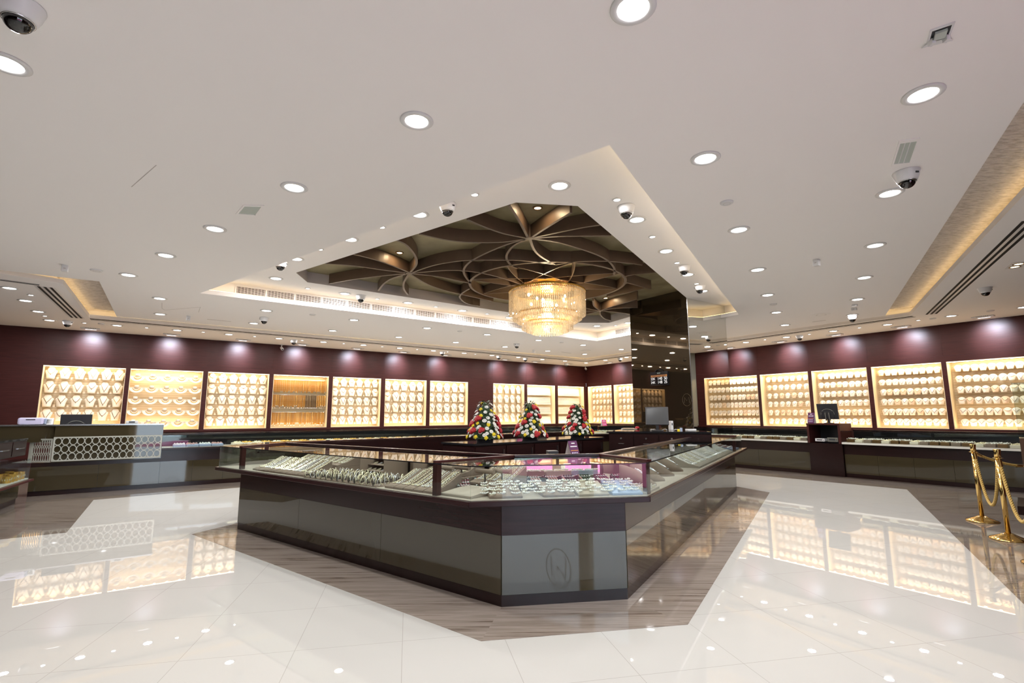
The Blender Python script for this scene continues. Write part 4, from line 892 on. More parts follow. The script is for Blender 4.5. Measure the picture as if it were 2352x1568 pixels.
for k, (px, lab) in enumerate([(1568, 'small navy ink pot among the cables on the desk'), (1560, 'small yellow tape roll among the cables on the desk')]):
    q = at(px, 990, ZD) + Vector((0, 0.08 - 0.05 * k, 0)); tag(MB().lathe([(0, 0), (0.022, 0), (0.022, 0.05 - 0.02 * k), (0.016, 0.055 - 0.02 * k), (0, 0.055 - 0.02 * k)], q, 16).build(['ink_pot', 'tape_roll'][k], ['blue_tray', 'yellow_petal'][k]), lab, 'desk item')
# gold price board on the column face
CF = Frame((cc.x, cc.y), s, (s.y, -s.x))
if (Vector((0, 0, 0)) - CF.o).dot(CF.n) < 0: CF.n = -CF.n
bu, bz = CF.hit(1516, 868); bw, bh = CF.hit(1494, 868)[0] - CF.hit(1535, 868)[0], 0.26
bw = abs(bw); t = thing('price_board', 'black gold-rate board reading 22K 140 50 and 24K 148 25 on the bronze column', 'sign', CF.p(bu, 0.02, bz))
brz = math.atan2(CF.n.x, -CF.n.y)
MB().fbox(CF, bu - bw / 2, bu + bw / 2, 0.006, 0.035, bz - 0.16, bz + 0.13).build('board', 'black_gloss', t)
mb = MB(); mb.tube([CF.p(bu - 0.10 * math.cos(R(180 * k / 12)), 0.02, bz + 0.13 + 0.05 * math.sin(R(180 * k / 12))) for k in range(13)], 0.012, 8); mb.build('crest', 'black_gloss', t)
MB().fbox(CF, bu - bw * 0.45, bu + bw * 0.45, 0.0355, 0.038, bz + 0.025, bz + 0.065).build('header_band', 'orange_band', t)
rt = Matrix.Rotation(brz, 4, 'Z') @ Matrix.Rotation(R(90), 4, 'X')
def brd(name, body, size, m, du, dz): text_mesh(name, body, size, m, t, Matrix.Translation(CF.n * 0.021 + Vector((0, 0, dz)) + rt.to_3x3() @ Vector((du, 0, 0))) @ rt)
brd('header_text', "TODAY'S GOLD PRICE", 0.036, 'black_plastic', 0, 0.045)
for j, (k_, n1, n2) in enumerate((('22K', '140', '50'), ('24K', '148', '25'))):
    z_ = -0.015 - 0.075 * j
    brd('karat_text', k_, 0.070, 'digit_white', -bw * 0.33, z_); brd('rate_digits', n1, 0.085, 'digit_white', bw * 0.06, z_); brd('rate_digits', n2, 0.085, 'digit_white', bw * 0.37, z_)
brd('title_text', 'GOLD', 0.03, 'glow_diffuser', 0, 0.10)
# reflection of a circled M, drawn as thin lines on the column
lu, lz = CF.hit(1578, 918); mb = MB()
mb.tube([CF.p(lu + 0.10 * math.cos(R(15 * k)), 0.006, lz + 0.12 * math.sin(R(15 * k))) for k in range(24)], 0.0025, 5, closed=True)
mb.tube([CF.p(lu + x, 0.006, lz + y) for x, y in ((0.06, -0.06), (0.05, 0.05), (0.0, -0.02), (-0.05, 0.05), (-0.06, -0.06))], 0.0025, 5)
tag(mb.build('monogram', 'faint_reflection'), 'reflection of a circled M, drawn in thin lines on the bronze column face', 'logo')

# ================================================================== CASH COUNTER (far left)
t = thing('cash_counter', 'olive-glass cash counter with a white pattern of rings on its front', 'counter', CA.p((uc0 + uc1) / 2, -0.1, 0))
ub = CA.hit(72, 1060)[0]
MB().fbox(CA, uc0, ub, -0.55, 0.0, 0, 0.60).build('carcass', 'dark_wood', t)
MB().fbox(CA, uc0, ub, 0.0, 0.02, ZP, 0.60).build('wood_band', 'dark_wood', t)
for k in range(2): MB().fbox(CA, uc0 + (ub - uc0) * k / 2 + 0.002, uc0 + (ub - uc0) * (k + 1) / 2 - 0.002, 0.0, 0.024, ZK, ZP).build('glass_panel', 'bronze_glass', t)
MB().fbox(CA, uc0, uc1, -0.30, 0.06, 0.60, 1.28).build('glass_front', 'bronze_glass', t)
MB().fbox(CA, uc0 - 0.01, uc1 + 0.05, -0.34, 0.075, 1.28, 1.305).build('steel_top', 'steel', t)
ang0, ang1 = CA.p(uc1, 0.06, 0), CA.p(uc1 + 0.55, 0.40, 0)
def lattice(fr, u0, u1, d, z0, z1, cols, rows, tt):
    mb = MB(); dx, dz = (u1 - u0) / cols, (z1 - z0) / rows; r_ = min(abs(dx), dz) * 0.5
    for i in range(cols + 1):
        for j in range(rows):
            cx, cz = u0 + dx * (i + (0.5 if True else 0)), z0 + dz * (j + 0.5)
            if i == cols: continue
            n_ = 16; ring_o = [(cx + abs(dx) * 0.52 * math.cos(2 * math.pi * k / n_), cz + dz * 0.52 * math.sin(2 * math.pi * k / n_)) for k in range(n_)]; ring_i = [(cx + abs(dx) * 0.42 * math.cos(2 * math.pi * k / n_), cz + dz * 0.42 * math.sin(2 * math.pi * k / n_)) for k in range(n_)]
            vs = [fr.p(a, d, b) for a, b in ring_o] + [fr.p(a, d, b) for a, b in ring_i] + [fr.p(a, d - 0.012, b) for a, b in ring_o] + [fr.p(a, d - 0.012, b) for a, b in ring_i]
            fs = []
            for k in range(n_):
                k2 = (k + 1) % n_; fs += [(k, k2, n_ + k2, n_ + k), (k, 2 * n_ + k, 2 * n_ + k2, k2), (n_ + k, n_ + k2, 3 * n_ + k2, 3 * n_ + k)]
            mb.add(vs, fs)
    b_ = 0.012; s_ = 1 if u1 > u0 else -1
    for z in (z0, z1): mb.fbox(fr, u0 - s_ * 0.01, u1 + s_ * 0.01, d - 0.012, d + 0.002, z - b_, z + b_)
    for u in (u0, u1): mb.fbox(fr, u - b_, u + b_, d - 0.012, d + 0.002, z0, z1)
    return mb.build('ring_lattice', 'lattice_grey', tt)
lattice(CA, uc0 + 0.02, uc1 - 0.01, 0.085, 0.63, 1.06, 15, 3, t)
# angled wing with the CASH COUNTER screen
wq = at(64, 1058, 0.64); w0 = CA.p(uc1, 0.09, 0).xy; w1 = V2(wq); wd = (w1 - w0).normalized(); wn = Vector((wd.y, -wd.x)); 
if (Vector((0, 0)) - w0).dot(wn) < 0: wn = -wn
WF = Frame(w0, wd, wn); wl = (w1 - w0).length
MB().fbox(WF, 0.02, wl, -0.03, -0.012, 0.60, 1.30).build('wing_panel', 'bronze_glass', t) if False else None
wing = MB().fbox(WF, wl - 0.05, wl, -0.03, 0.01, 0.60, 1.04).build('wing_post', 'lattice_grey', t)
lattice(WF, 0.03, wl - 0.05, 0.0, 0.62, 1.03, 8, 3, wing)
text_mesh('wing_text', 'CASH COUNTER', 0.12, 'lattice_grey', t, Matrix.Translation(WF.p(wl * 0.5, 0.01, 0.97) - Vector(t.location)) @ Matrix.Rotation(math.atan2(wn.x, -wn.y), 4, 'Z') @ Matrix.Rotation(R(90), 4, 'X')).scale = (min(1.0, wl / 1.1),) * 3
# return of the olive glass box to the left
u2 = uc1 + 0.42
MB().fbox(CA, uc1 + 0.002, u2 + 0.35, -0.30, -0.02, 0.98, 1.28).build('return_box', 'bronze_glass', t)
MB().fbox(CA, uc1 + 0.04, u2 + 0.38, -0.34, 0.0, 1.28, 1.305).build('return_top', 'steel', t)
# machines on it
q = CA.p(CA.hit(228 / 3.137 + 0, 970)[0], -0.12, 1.3055)
t = thing('money_counter', 'white and violet rounded note counting machine on the cash counter', 'machine', q, rzf(CA))
MB().prism([(-0.20, -0.12), (0.16, -0.12), (0.19, 0.0), (0.16, 0.12), (-0.20, 0.12)], 0, 0.13).build('body', 'lavender', t, world=False, bevel=0.03)
MB().box((0.185, 0, 0.06), (0.03, 0.20, 0.11)).build('blue_side', 'blue_tray', t, world=False, bevel=0.01)
MB().box((-0.02, -0.122, 0.095), (0.13, 0.004, 0.016)).build('slot', 'black_plastic', t, world=False)
q = CA.p(CA.hit(106, 970)[0], -0.10, 1.3055); t = thing('price_display', 'small white slanted price display beside the note counting machine', 'machine', q, rzf(CA))
MB().add([(-0.09, -0.05, 0), (0.09, -0.05, 0), (0.09, 0.07, 0), (-0.09, 0.07, 0), (-0.09, 0.01, 0.12), (0.09, 0.01, 0.12), (0.09, 0.07, 0.12), (-0.09, 0.07, 0.12)], [(0, 3, 2, 1), (0, 1, 5, 4), (1, 2, 6, 5), (2, 3, 7, 6), (3, 0, 4, 7), (4, 5, 6, 7)]).build('body', 'white_plastic', t, world=False)
MB().add([(-0.065, -0.043, 0.02), (0.065, -0.043, 0.02), (0.065, -0.001, 0.10), (-0.065, -0.001, 0.10)], [(0, 1, 2, 3)]).build('display', 'screen', t, world=False, smooth='keep')
monitor(CA.p(CA.hit(172, 965)[0], -0.28, 1.02), rzf(CA), 0.48, 0.38, 'black monitor back rising behind the cash counter top')
q = CA.p(CA.hit(303, 968)[0], -0.10, 1.3055); t = thing('card_machine', 'small white card machine at the street end of the cash counter', 'machine', q, rzf(CA))
t['label'] = 'small flat white card machine on the cash counter before the collar niche'
MB().box((0, 0, 0.03), (0.20, 0.12, 0.06)).build('body', 'white_plastic', t, world=False, bevel=0.008); MB().box((0, -0.061, 0.035), (0.10, 0.002, 0.03)).build('display', 'screen', t, world=False)
# low cabinet with a built-in bangle case at the photo's left edge
e0, e1 = V2(at(74, 1141, 0)), V2(at(0, 1171, 0)); ed = (e1 - e0).normalized(); en = Vector((ed.y, -ed.x))
if (Vector((0, 0)) - e0).dot(en) < 0: en = -en
EF = Frame(e0, ed, en)
t = thing('side_cabinet', 'dark side cabinet at the photo\'s left edge with drawers over a glass bangle case', 'cabinet', EF.p(1.2, -0.3, 0)); e_ = 0.78
MB().fbox(EF, e_, 3.0, -0.55, -0.02, 0.0, 0.38).build('base', 'dark_wood', t); MB().fbox(EF, e_, 3.0, -0.022, 0.0, 0.09, 0.37).build('glass_panel', 'bronze_glass', t)
MB().fbox(EF, e_, 3.0, -0.55, -0.50, 0.38, 0.80).build('back', 'dark_wood', t); MB().fbox(EF, e_ - 0.03, 3.0, -0.55, 0.02, 0.80, 1.06).build('drawer_case', 'dark_wood', t)
MB().fbox(EF, e_ - 0.04, 3.0, -0.56, 0.03, 1.06, 1.085).build('top', 'black_gloss', t)
for k in range(4):
    dw = MB().fbox(EF, e_ + 0.02 + 0.66 * k, e_ + 0.64 + 0.66 * k, 0.021, 0.034, 0.82, 1.04).build('drawer', 'dark_wood', t); MB().fbox(EF, e_ + 0.16 + 0.66 * k, e_ + 0.44 + 0.66 * k, 0.035, 0.05, 0.92, 0.935).build('handle', 'steel', dw)
MB().fbox(EF, 0.92, 3.0, -0.50, 0.22, 0.38, 0.41).build('case_ledge', 'wood', t); MB().fbox(EF, 0.99, 2.98, -0.48, 0.16, 0.411, 0.43).build('case_floor', 'pale_tray', t)
MB().fbox(EF, 0.99, 2.98, 0.16, 0.168, 0.411, 0.74).build('case_glass', 'glass', t); MB().fbox(EF, 0.981, 0.989, -0.48, 0.158, 0.411, 0.74).build('case_glass', 'glass', t)
MB().fbox(EF, 0.98, 2.98, -0.05, 0.17, 0.741, 0.749).build('case_top', 'glass', t)

# ================================================================== DISPLAY BUSTS
def bust_grid(prof, depth, lean=0.0, nu=9):
    """prof: (height, half width) pairs from bottom to top; convex towards -Y"""
    mb = MB(); vs = []; n = len(prof); H_ = prof[-1][0]
    for h_, w_ in prof:
        dd_ = depth * math.sin(math.pi * min(1.0, 0.25 + 0.7 * h_ / H_)) 
        for i in range(nu):
            x = -1 + 2 * i / (nu - 1); vs.append((x * w_, -dd_ * (1 - x * x) + lean * h_, h_))
    for h_, w_ in prof:
        for i in range(nu): x = -1 + 2 * i / (nu - 1); vs.append((x * w_, 0.012 + lean * h_, h_))
    fs = []; o = n * nu
    for j in range(n - 1):
        for i in range(nu - 1):
            a = j * nu + i; fs.append((a, a + 1, a + nu + 1, a + nu)); fs.append((o + a, o + a + nu, o + a + nu + 1, o + a + 1))
        fs.append((j * nu, (j + 1) * nu, o + (j + 1) * nu, o + j * nu)); e = nu - 1; fs.append((j * nu + e, o + j * nu + e, o + (j + 1) * nu + e, (j + 1) * nu + e))
    for i in range(nu - 1):
        fs.append((i, o + i, o + i + 1, i + 1)); a = (n - 1) * nu + i; fs.append((a, a + 1, o + a + 1, o + a))
    return mb.add(vs, fs)
def surf(prof, depth, lean, x, z):
    H_ = prof[-1][0]; w_ = prof[-1][1]
    for (h0, a), (h1, b) in zip(prof, prof[1:]):
        if h0 <= z <= h1: w_ = a + (b - a) * (z - h0) / (h1 - h0); break
    u = max(-1, min(1, x / w_)); dd_ = depth * math.sin(math.pi * min(1.0, 0.25 + 0.7 * z / H_)); return Vector((x, -dd_ * (1 - u * u) + lean * z - 0.004, z))
tall_p = [(0.0, 0.062), (0.03, 0.066), (0.10, 0.078), (0.15, 0.092), (0.178, 0.098), (0.188, 0.090), (0.200, 0.066), (0.225, 0.058), (0.250, 0.050), (0.262, 0.034), (0.268, 0.012)]
small_p = [(0.0, 0.048), (0.02, 0.052), (0.06, 0.062), (0.09, 0.074), (0.110, 0.080), (0.122, 0.070), (0.138, 0.058), (0.150, 0.042), (0.158, 0.024), (0.161, 0.008)]
def make_bust(prof, depth, body_m, neck_kind, metal, cat, pendant=True, name='necklace_bust', thick=0.0046):
    t = thing(name, 'x', cat); lean = 0.18; H_ = prof[-1][0]; Wd = max(w_ for _, w_ in prof)
    bust_grid(prof, depth, lean).build('bust', body_m, t, world=False, smooth=True)
    zt = H_ * 0.74; zb = H_ * {'v': 0.34, 'u': 0.42, 'wide': 0.52, 'long': 0.22, 'choker': 0.60}[neck_kind]; xw = Wd * {'v': 0.62, 'u': 0.62, 'wide': 0.74, 'long': 0.6, 'choker': 0.62}[neck_kind]
    P = []
    for k in range(11):
        f_ = -1 + 2 * k / 10; e_ = {'v': 1.05, 'u': 2.0, 'wide': 2.2, 'long': 1.3, 'choker': 2.0}[neck_kind]; x = f_ * xw; z = zb + (zt - zb) * abs(f_) ** e_
        P.append(surf(prof, depth, lean, x, z))
    th = [thick * (1.0 + (0.9 if neck_kind in ('wide', 'choker') else 0.2) * (1 - abs(-1 + 2 * k / 10))) for k in range(11)]
    MB().tube(P, th, 5).build('necklace', metal, t, world=False, smooth=True)
    if pendant: c_ = surf(prof, depth, lean, 0, zb - H_ * 0.05); MB().octa(c_, H_ * 0.035, 0.006, H_ * 0.05).build('pendant', metal, t, world=False)
    return Proto(t)
def earring_stand(metal='gold'):
    t = thing('earring_stand', 'x', 'earring stand'); MB().box((0, 0, 0.022), (0.036, 0.012, 0.044)).build('card', 'bust_cream', t, world=False)
    mb = MB(); [mb.octa((x, -0.009, 0.028), 0.006, 0.004, 0.011) for x in (-0.010, 0.010)]; mb.build('earrings', metal, t, world=False); return Proto(t)
KT = [make_bust(tall_p, 0.045, 'bust_cream', k, m_, 'necklace bust', True) for k, m_ in (('v', 'antique'), ('u', 'antique'), ('wide', 'amber_gold'), ('choker', 'antique'), ('long', 'antique'), ('v', 'amber_gold'))]
KS = [make_bust(small_p, 0.035, b_, k, m_, 'necklace plaque', p_, 'necklace_plaque', 0.0026) for k, m_, b_, p_ in (('v', 'antique', 'bust_cream', True), ('u', 'antique', 'bust_cream', True), ('wide', 'amber_gold', 'bust_cream', False), ('long', 'antique', 'bust_cream', True), ('u', 'antique', 'bust_tan', False), ('v', 'antique', 'bust_cream', False))]
ES = earring_stand()
# collar bust: a wide fan with a short neck
t = thing('collar_bust', 'x', 'collar bust')
mb = MB(); n_ = 14; vs = []; 
for j, (r_, z_) in enumerate([(0.036, 0.070), (0.044, 0.058), (0.075, 0.030), (0.118, 0.004), (0.120, -0.004)]):
    for k in range(n_ + 1):
        a = R(180 + 180 * k / n_); vs.append((r_ * math.cos(a) * 1.0, -0.070 + z_ * 0.55 - (0.012 if z_ < 0 else 0), 0.10 + r_ * math.sin(a) * 0.86))
fs = [(j * (n_ + 1) + k, j * (n_ + 1) + k + 1, (j + 1) * (n_ + 1) + k + 1, (j + 1) * (n_ + 1) + k) for j in range(4) for k in range(n_)]
mb.add(vs, fs); mb.build('fan', 'bust_cream', t, world=False, smooth=True)
MB().lathe([(0, 0.0), (0.040, 0.0), (0.036, 0.03), (0.034, 0.05), (0, 0.052)], (0, -0.035, 0.095), 16).build('neck', 'bust_cream', t, world=False, smooth=True)
MB().tube([(0.062 * math.cos(R(190 + 16 * k)), -0.052, 0.10 + 0.060 * math.sin(R(190 + 16 * k))) for k in range(11)], [0.004 + 0.005 * math.sin(math.pi * k / 10) for k in range(11)], 5).build('collar_necklace', 'gold', t, world=False, smooth=True)
KC = Proto(t)
rz_a, rz_b = rzf(FA), rzf(FB)
def near(lst, k): return lst[k % len(lst)]
def fill_tall(ni, cols, rows, zs, place, offs=0.0, earrings=True):
    u0, u1 = min(NA[ni]), max(NA[ni]); n_ = 0
    for r_ in range(rows):
        for c_ in range(cols):
            cl = cols - 1 - c_      # counted from the photo's left, which is the larger u
            u = u1 - (u1 - u0) * (c_ + 0.5) / cols + random.uniform(-0.012, 0.012)
            sc = zs[2]; random.choice(KT).put(FA.p(u, -0.15, zs[0] - zs[1] * r_), rz_a, 'bust in the %s, row %s from top, %s along' % (place, ['one', 'two', 'three', 'four', 'five', 'six'][r_], W(c_)), 'necklace busts in the ' + place, scale=(sc * zs[3], sc, sc))
            if earrings and c_ < cols - 1: ES.put(FA.p(u - (u1 - u0) * 0.5 / cols, -0.14, zs[0] - zs[1] * r_ + 0.002), rz_a, 'earring card in the %s, row %s, after bust %s' % (place, ['one', 'two', 'three', 'four', 'five', 'six'][r_], ['one', 'two', 'three', 'four', 'five', 'six', 'seven'][c_]), 'earring cards in the ' + place)
def shelf(fr, u0, u1, z, t_name='shelf'): pass
fill_tall(0, 6, 4, (2.33, 0.325, 1.06, 1.08), 'cash counter niche')
fill_tall(2, 6, 5, (2.35, 0.287, 0.98, 1.12), 'third niche of the left wall')
fill_tall(4, 6, 5, (2.35, 0.287, 0.98, 1.12), 'niche after the gold chains')
fill_tall(5, 5, 4, (2.27, 0.350, 1.20, 1.10), 'second niche after the gold chains')
fill_tall(6, 5, 4, (2.27, 0.350, 1.20, 1.10), 'niche before the wide pillar')
fill_tall(7, 5, 4, (2.27, 0.350, 1.20, 0.98), 'niche after the wide pillar', earrings=False)
u0, u1 = min(NA[1]), max(NA[1])
for r_ in range(5):
    for c_ in range(5):
        KC.put(FA.p(u1 - (u1 - u0) * (c_ + 0.5) / 5, -0.12, 2.33 - 0.285 * r_), rz_a, 'cream collar bust in the collar niche, row %s from top, %s along' % (['one', 'two', 'three', 'four', 'five'][r_], W(c_)), 'collar busts in the second niche', scale=(1.28,) * 3)
colsB = [8, 8, 8, 8, 9, 7, 8, 9, 9]; plB = ['niche at the room corner', 'niche cut by the bronze column', None, None, 'niche beside the column mirror', 'first clear niche past the column', 'niche behind the purple leaflet', 'niche left of the rope posts', 'niche above the rope posts']
for ni in range(9):
    if plB[ni] is None: continue
    u0, u1 = min(NB[ni]), max(NB[ni]); cols = colsB[ni] - (2 if ni in (0, 1) else 0)
    for r_ in range(6):
        for c_ in range(cols):
            if ni == 1 and c_ > 3: continue
            u = u0 + 0.10 + (u1 - u0 - 0.14) * (c_ + 0.4) / cols + random.uniform(-0.008, 0.008); sc = 1.0 if ni > 4 else 1.05
            random.choice(KS).put(FB.p(u, -0.14, 2.40 - 0.243 * r_), rz_b, 'necklace plaque in the %s, row %s, %s along' % (plB[ni], ['one', 'two', 'three', 'four', 'five', 'six'][r_], W(c_)), 'necklace plaques in the ' + plB[ni], scale=(sc * 0.96, sc, sc))
for ni in (2, 3):
    u0, u1 = min(NB[ni]), max(NB[ni])
# hanging chains
u0, u1 = min(NA[3]), max(NA[3])
for z in (2.13, 1.63): tag(MB().fbox(FA, u0 + 0.015, u1 - 0.015, -0.26, -0.03, z, z + 0.012).build('glass_shelf', 'led_niche' if False else 'glass'), '%s glass shelf in the niche of hanging gold chains' % ('upper' if z > 2 else 'lower'), 'shelf')
def make_chain(m_, L_, tip):
    t = thing('hanging_chain', 'x', 'gold chain'); mb = MB(); n_ = int(L_ / 0.012)
    for sx in (-0.006, 0.006):
        for k in range(n_): mb.octa((sx + 0.0015 * math.sin(k), 0, -0.006 - 0.012 * k), 0.0078, 0.007, 0.0082)
    mb.build('links', m_, t, world=False)
    if tip: MB().ball((0, 0, -L_ - 0.012), 0.012, 8, 5).build('pendant', tip, t, world=False)
    return Proto(t)
CHN = [make_chain('amber_gold', 0.33, None), make_chain('amber_gold', 0.36, 'silver'), make_chain('gold', 0.30, 'silver'), make_chain('amber_gold', 0.38, None), make_chain('antique', 0.36, 'silver')]
for r_, zt in enumerate((2.50, 2.06, 1.56)):
    for c_ in range(56):
        u = u1 - 0.05 - (u1 - u0 - 0.10) * c_ / 55
        pick = CHN[4] if (r_ == 1 and 34 <= c_ <= 45) else (random.choice([CHN[0], CHN[3]]) if r_ == 0 else random.choice(CHN[:3]))
        pick.put(FA.p(u, -0.12 + random.uniform(-0.02, 0.02), zt), rz_a, 'gold chain hanging in the %s tier of the chain niche, %s along' % (['top', 'middle', 'bottom'][r_], W(c_)), 'hanging gold chains')
for zt in (2.50, 2.06, 1.56): tag(MB().tube([FA.p(u0 + 0.02, -0.12, zt + 0.004), FA.p(u1 - 0.02, -0.12, zt + 0.004)], 0.005, 6).build('hanging_rail', 'steel'), '%s rail carrying gold chains in the chain niche' % {2.50: 'top', 2.06: 'middle', 1.56: 'bottom'}[zt], 'rail')
# slatted ring trays
for ni, nm in ((8, 'behind the middle flower cone'), (9, 'next to the room corner')):
    u0, u1 = min(NA[ni]), max(NA[ni])
    for r_ in range(4):
        for c_ in range(4):
            uu = u1 - 0.12 - (u1 - u0 - 0.24) * c_ / 4; t = thing('ring_tray', 'slatted ring tray %s, row %s, %s along' % (nm, ['one', 'two', 'three', 'four'][r_], W(c_)), 'ring tray', FA.p(uu - 0.15, -0.14, 2.24 - 0.37 * r_), rz_a, 'ring trays in the niche ' + nm)
            T = Matrix.Rotation(R(-16), 4, 'X'); mb = MB().box((0, 0, 0.15), (0.30, 0.015, 0.30)); mb.v = [tuple(T @ Vector(v)) for v in mb.v]; mb.build('board', 'bust_cream', t, world=False)
            mb = MB(); [mb.box((0, -0.012, 0.03 + 0.04 * k), (0.28, 0.010, 0.012)) for k in range(7)]; mb.v = [tuple(T @ Vector(v)) for v in mb.v]; mb.build('ring_rows', 'pale_gold', t, world=False)

# ================================================================== GOODS INSIDE THE GLASS COUNTERS
ZC = ZL + 0.0065
def ramp_z(y, L_=0.32, hi=0.10): 
    f_ = y / L_; return 0.018 + 0.012 * math.sin(math.pi * min(1, f_ * 3.0)) * (f_ < 0.34) + hi * max(0.0, (f_ - 0.15) / 0.85) ** 1.15
def make_pad(m_, L_=0.34, hi=0.125, wd=0.118):
    t = thing('display_pad', 'x', 'display pad'); mb = MB(); n_ = 10; vs = []
    for i in range(n_ + 1):
        y = L_ * i / n_; z = ramp_z(y, L_, hi)
        for x in (-wd / 2, wd / 2): vs += [(x, y, z), (x, y, 0.0)]
    fs = []
    for i in range(n_): a = 4 * i; fs += [(a, a + 2, a + 6, a + 4), (a + 1, a, a + 4, a + 5), (a + 2, a + 3, a + 7, a + 6), (a + 1, a + 5, a + 7, a + 3)]
    fs += [(0, 1, 3, 2), (4 * n_, 4 * n_ + 2, 4 * n_ + 3, 4 * n_ + 1)]
    mb.add(vs, fs).build('cushion', m_, t, world=False); return Proto(t)
def make_bracelet(m_, name='bracelet', cat='bracelet', L_=0.34, hi=0.125, y0=0.075, bead=0.0088, gem=None):
    t = thing(name, 'x', cat); mb = MB(); n_ = int((L_ - y0) / (bead * 1.9))
    for k in range(n_):
        y = y0 + (L_ - y0 - 0.01) * k / (n_ - 1); mb.octa((0.0022 * (-1) ** k, y, ramp_z(y, L_, hi) + bead * 0.6), bead * 1.05, bead * 1.1, bead * 0.85)
    mb.build('links', m_, t, world=False)
    if gem:
        g = MB(); [g.octa((0, y0 + (L_ - y0) * f_, ramp_z(y0 + (L_ - y0) * f_, L_, hi) + 0.008), 0.012, 0.016, 0.007) for f_ in (0.08, 0.45, 0.8)]; g.build('stones', gem, t, world=False)
    return Proto(t)
mat('garnet', (0.16, 0.01, 0.03), 0.25); mat('emerald', (0.01, 0.05, 0.03), 0.25); mat('rose_stone', (0.55, 0.30, 0.26), 0.3); mat('pearl', (0.85, 0.83, 0.78), 0.3)
PAD = make_pad('suede'); PADD = make_pad('dark_suede', hi=0.055); PADG = make_pad('deck_suede')
BR = [make_bracelet('pale_gold'), make_bracelet('pale_gold', bead=0.008), make_bracelet('silver', bead=0.008), make_bracelet('pale_gold', bead=0.010), make_bracelet('pearl', bead=0.0075)]
BSR = [make_bracelet('silver', bead=0.0095, gem='pearl'), make_bracelet('silver', bead=0.0095), make_bracelet('pearl', bead=0.009, gem='silver'), make_bracelet('pale_gold', bead=0.010)]
GB = [make_bracelet(m_, 'gem_bracelet', 'gem bracelet', bead=0.008, gem='silver', hi=0.055) for m_ in ('garnet', 'emerald', 'rose_stone', 'black_gloss')]
def angle_of(fr): return math.atan2(fr.a.y, fr.a.x) if False else math.atan2((-fr.n).x, (fr.n).y) if False else math.atan2(fr.n.y, fr.n.x) - math.pi / 2
def pad_row(fr, u0, u1, d, z, pads, br, per, where, k0=0, pitch=0.128, prob=1.0, sp=0.021):
    n_ = int((u1 - u0) / pitch); rz = angle_of(fr)
    for k in range(n_):
        u = u0 + pitch * (k + 0.5); pads.put(fr.p(u, d, z), rz, 'suede bracelet cushion in the %s, %s along' % (where, W(k + k0)), 'cushions in the ' + where)
        for j in range(per):
            if random.random() > prob: continue
            du = (j - (per - 1) / 2) * sp; random.choice(br).put(fr.p(u + du, d, z), rz + random.uniform(-0.09, 0.09), 'bead bracelet %s on the %s cushion, %s' % (['one', 'two', 'three', 'four', 'five', 'six'][j], W(k + k0), where), 'bracelets in the ' + where)
    return n_
# left arm: FL origin at the front corner, u runs to the pointed end, d goes into the case
uB0 = FL.hit(862, 1105)[0]; uB1 = FL.hit(688, 1080)[0]; uE = FL.hit(560, 1075)[0]
n1 = pad_row(FL, 0.46, uB0, 0.05, ZC, PAD, BR, 5, 'near row of the left island arm')
n2 = pad_row(FL, uB1, uE, 0.05, ZC, PAD, BR, 5, 'near row by the pointed island end')
pad_row(FL, 0.55, uB0 - 0.1, 0.46, ZC + 0.09, PAD, BR, 3, 'raised back row of the left island arm')
pad_row(FL, uB1, uE - 0.2, 0.46, ZC + 0.07, PAD, BR, 4, 'raised back row by the pointed island end')
# suede risers carrying the back rows
for a_, b_, lab in ((0.5, uB0 - 0.1, 'long suede riser under the back cushions near the front corner'), (uB1, uE - 0.15, 'long suede riser under the back cushions at the pointed end')):
    tag(MB().fbox(FL, a_, b_, 0.45, 0.80, ZC, ZC + (0.088 if a_ < 1 else 0.068)).build('display_riser', 'suede'), lab, 'display riser')
# bolsters (rolls) above the pads
for k, (px, py) in enumerate([(938, 1075), (1030, 1085), (958, 1071), (1052, 1080)]):
    u = FL.hit(px, py)[0] - 0.02; t = tag(MB().tube([FL.p(u - 0.10, 0.42 + 0.10 * (k > 1), ZC + 0.17), FL.p(u + 0.10, 0.42 + 0.10 * (k > 1), ZC + 0.17)], 0.020, 14).build('bracelet_roll', 'suede', smooth=False), 'suede bracelet roll in the left island arm, %s from the front corner' % ['second', 'first', 'fourth', 'third'][k], 'bracelet roll', 'bracelet rolls in the left arm')
    MB().tube([FL.p(u, 0.42 + 0.10 * (k > 1), ZC), FL.p(u, 0.42 + 0.10 * (k > 1), ZC + 0.155)], 0.008, 8).build('roll_stand', 'dark_suede', t)
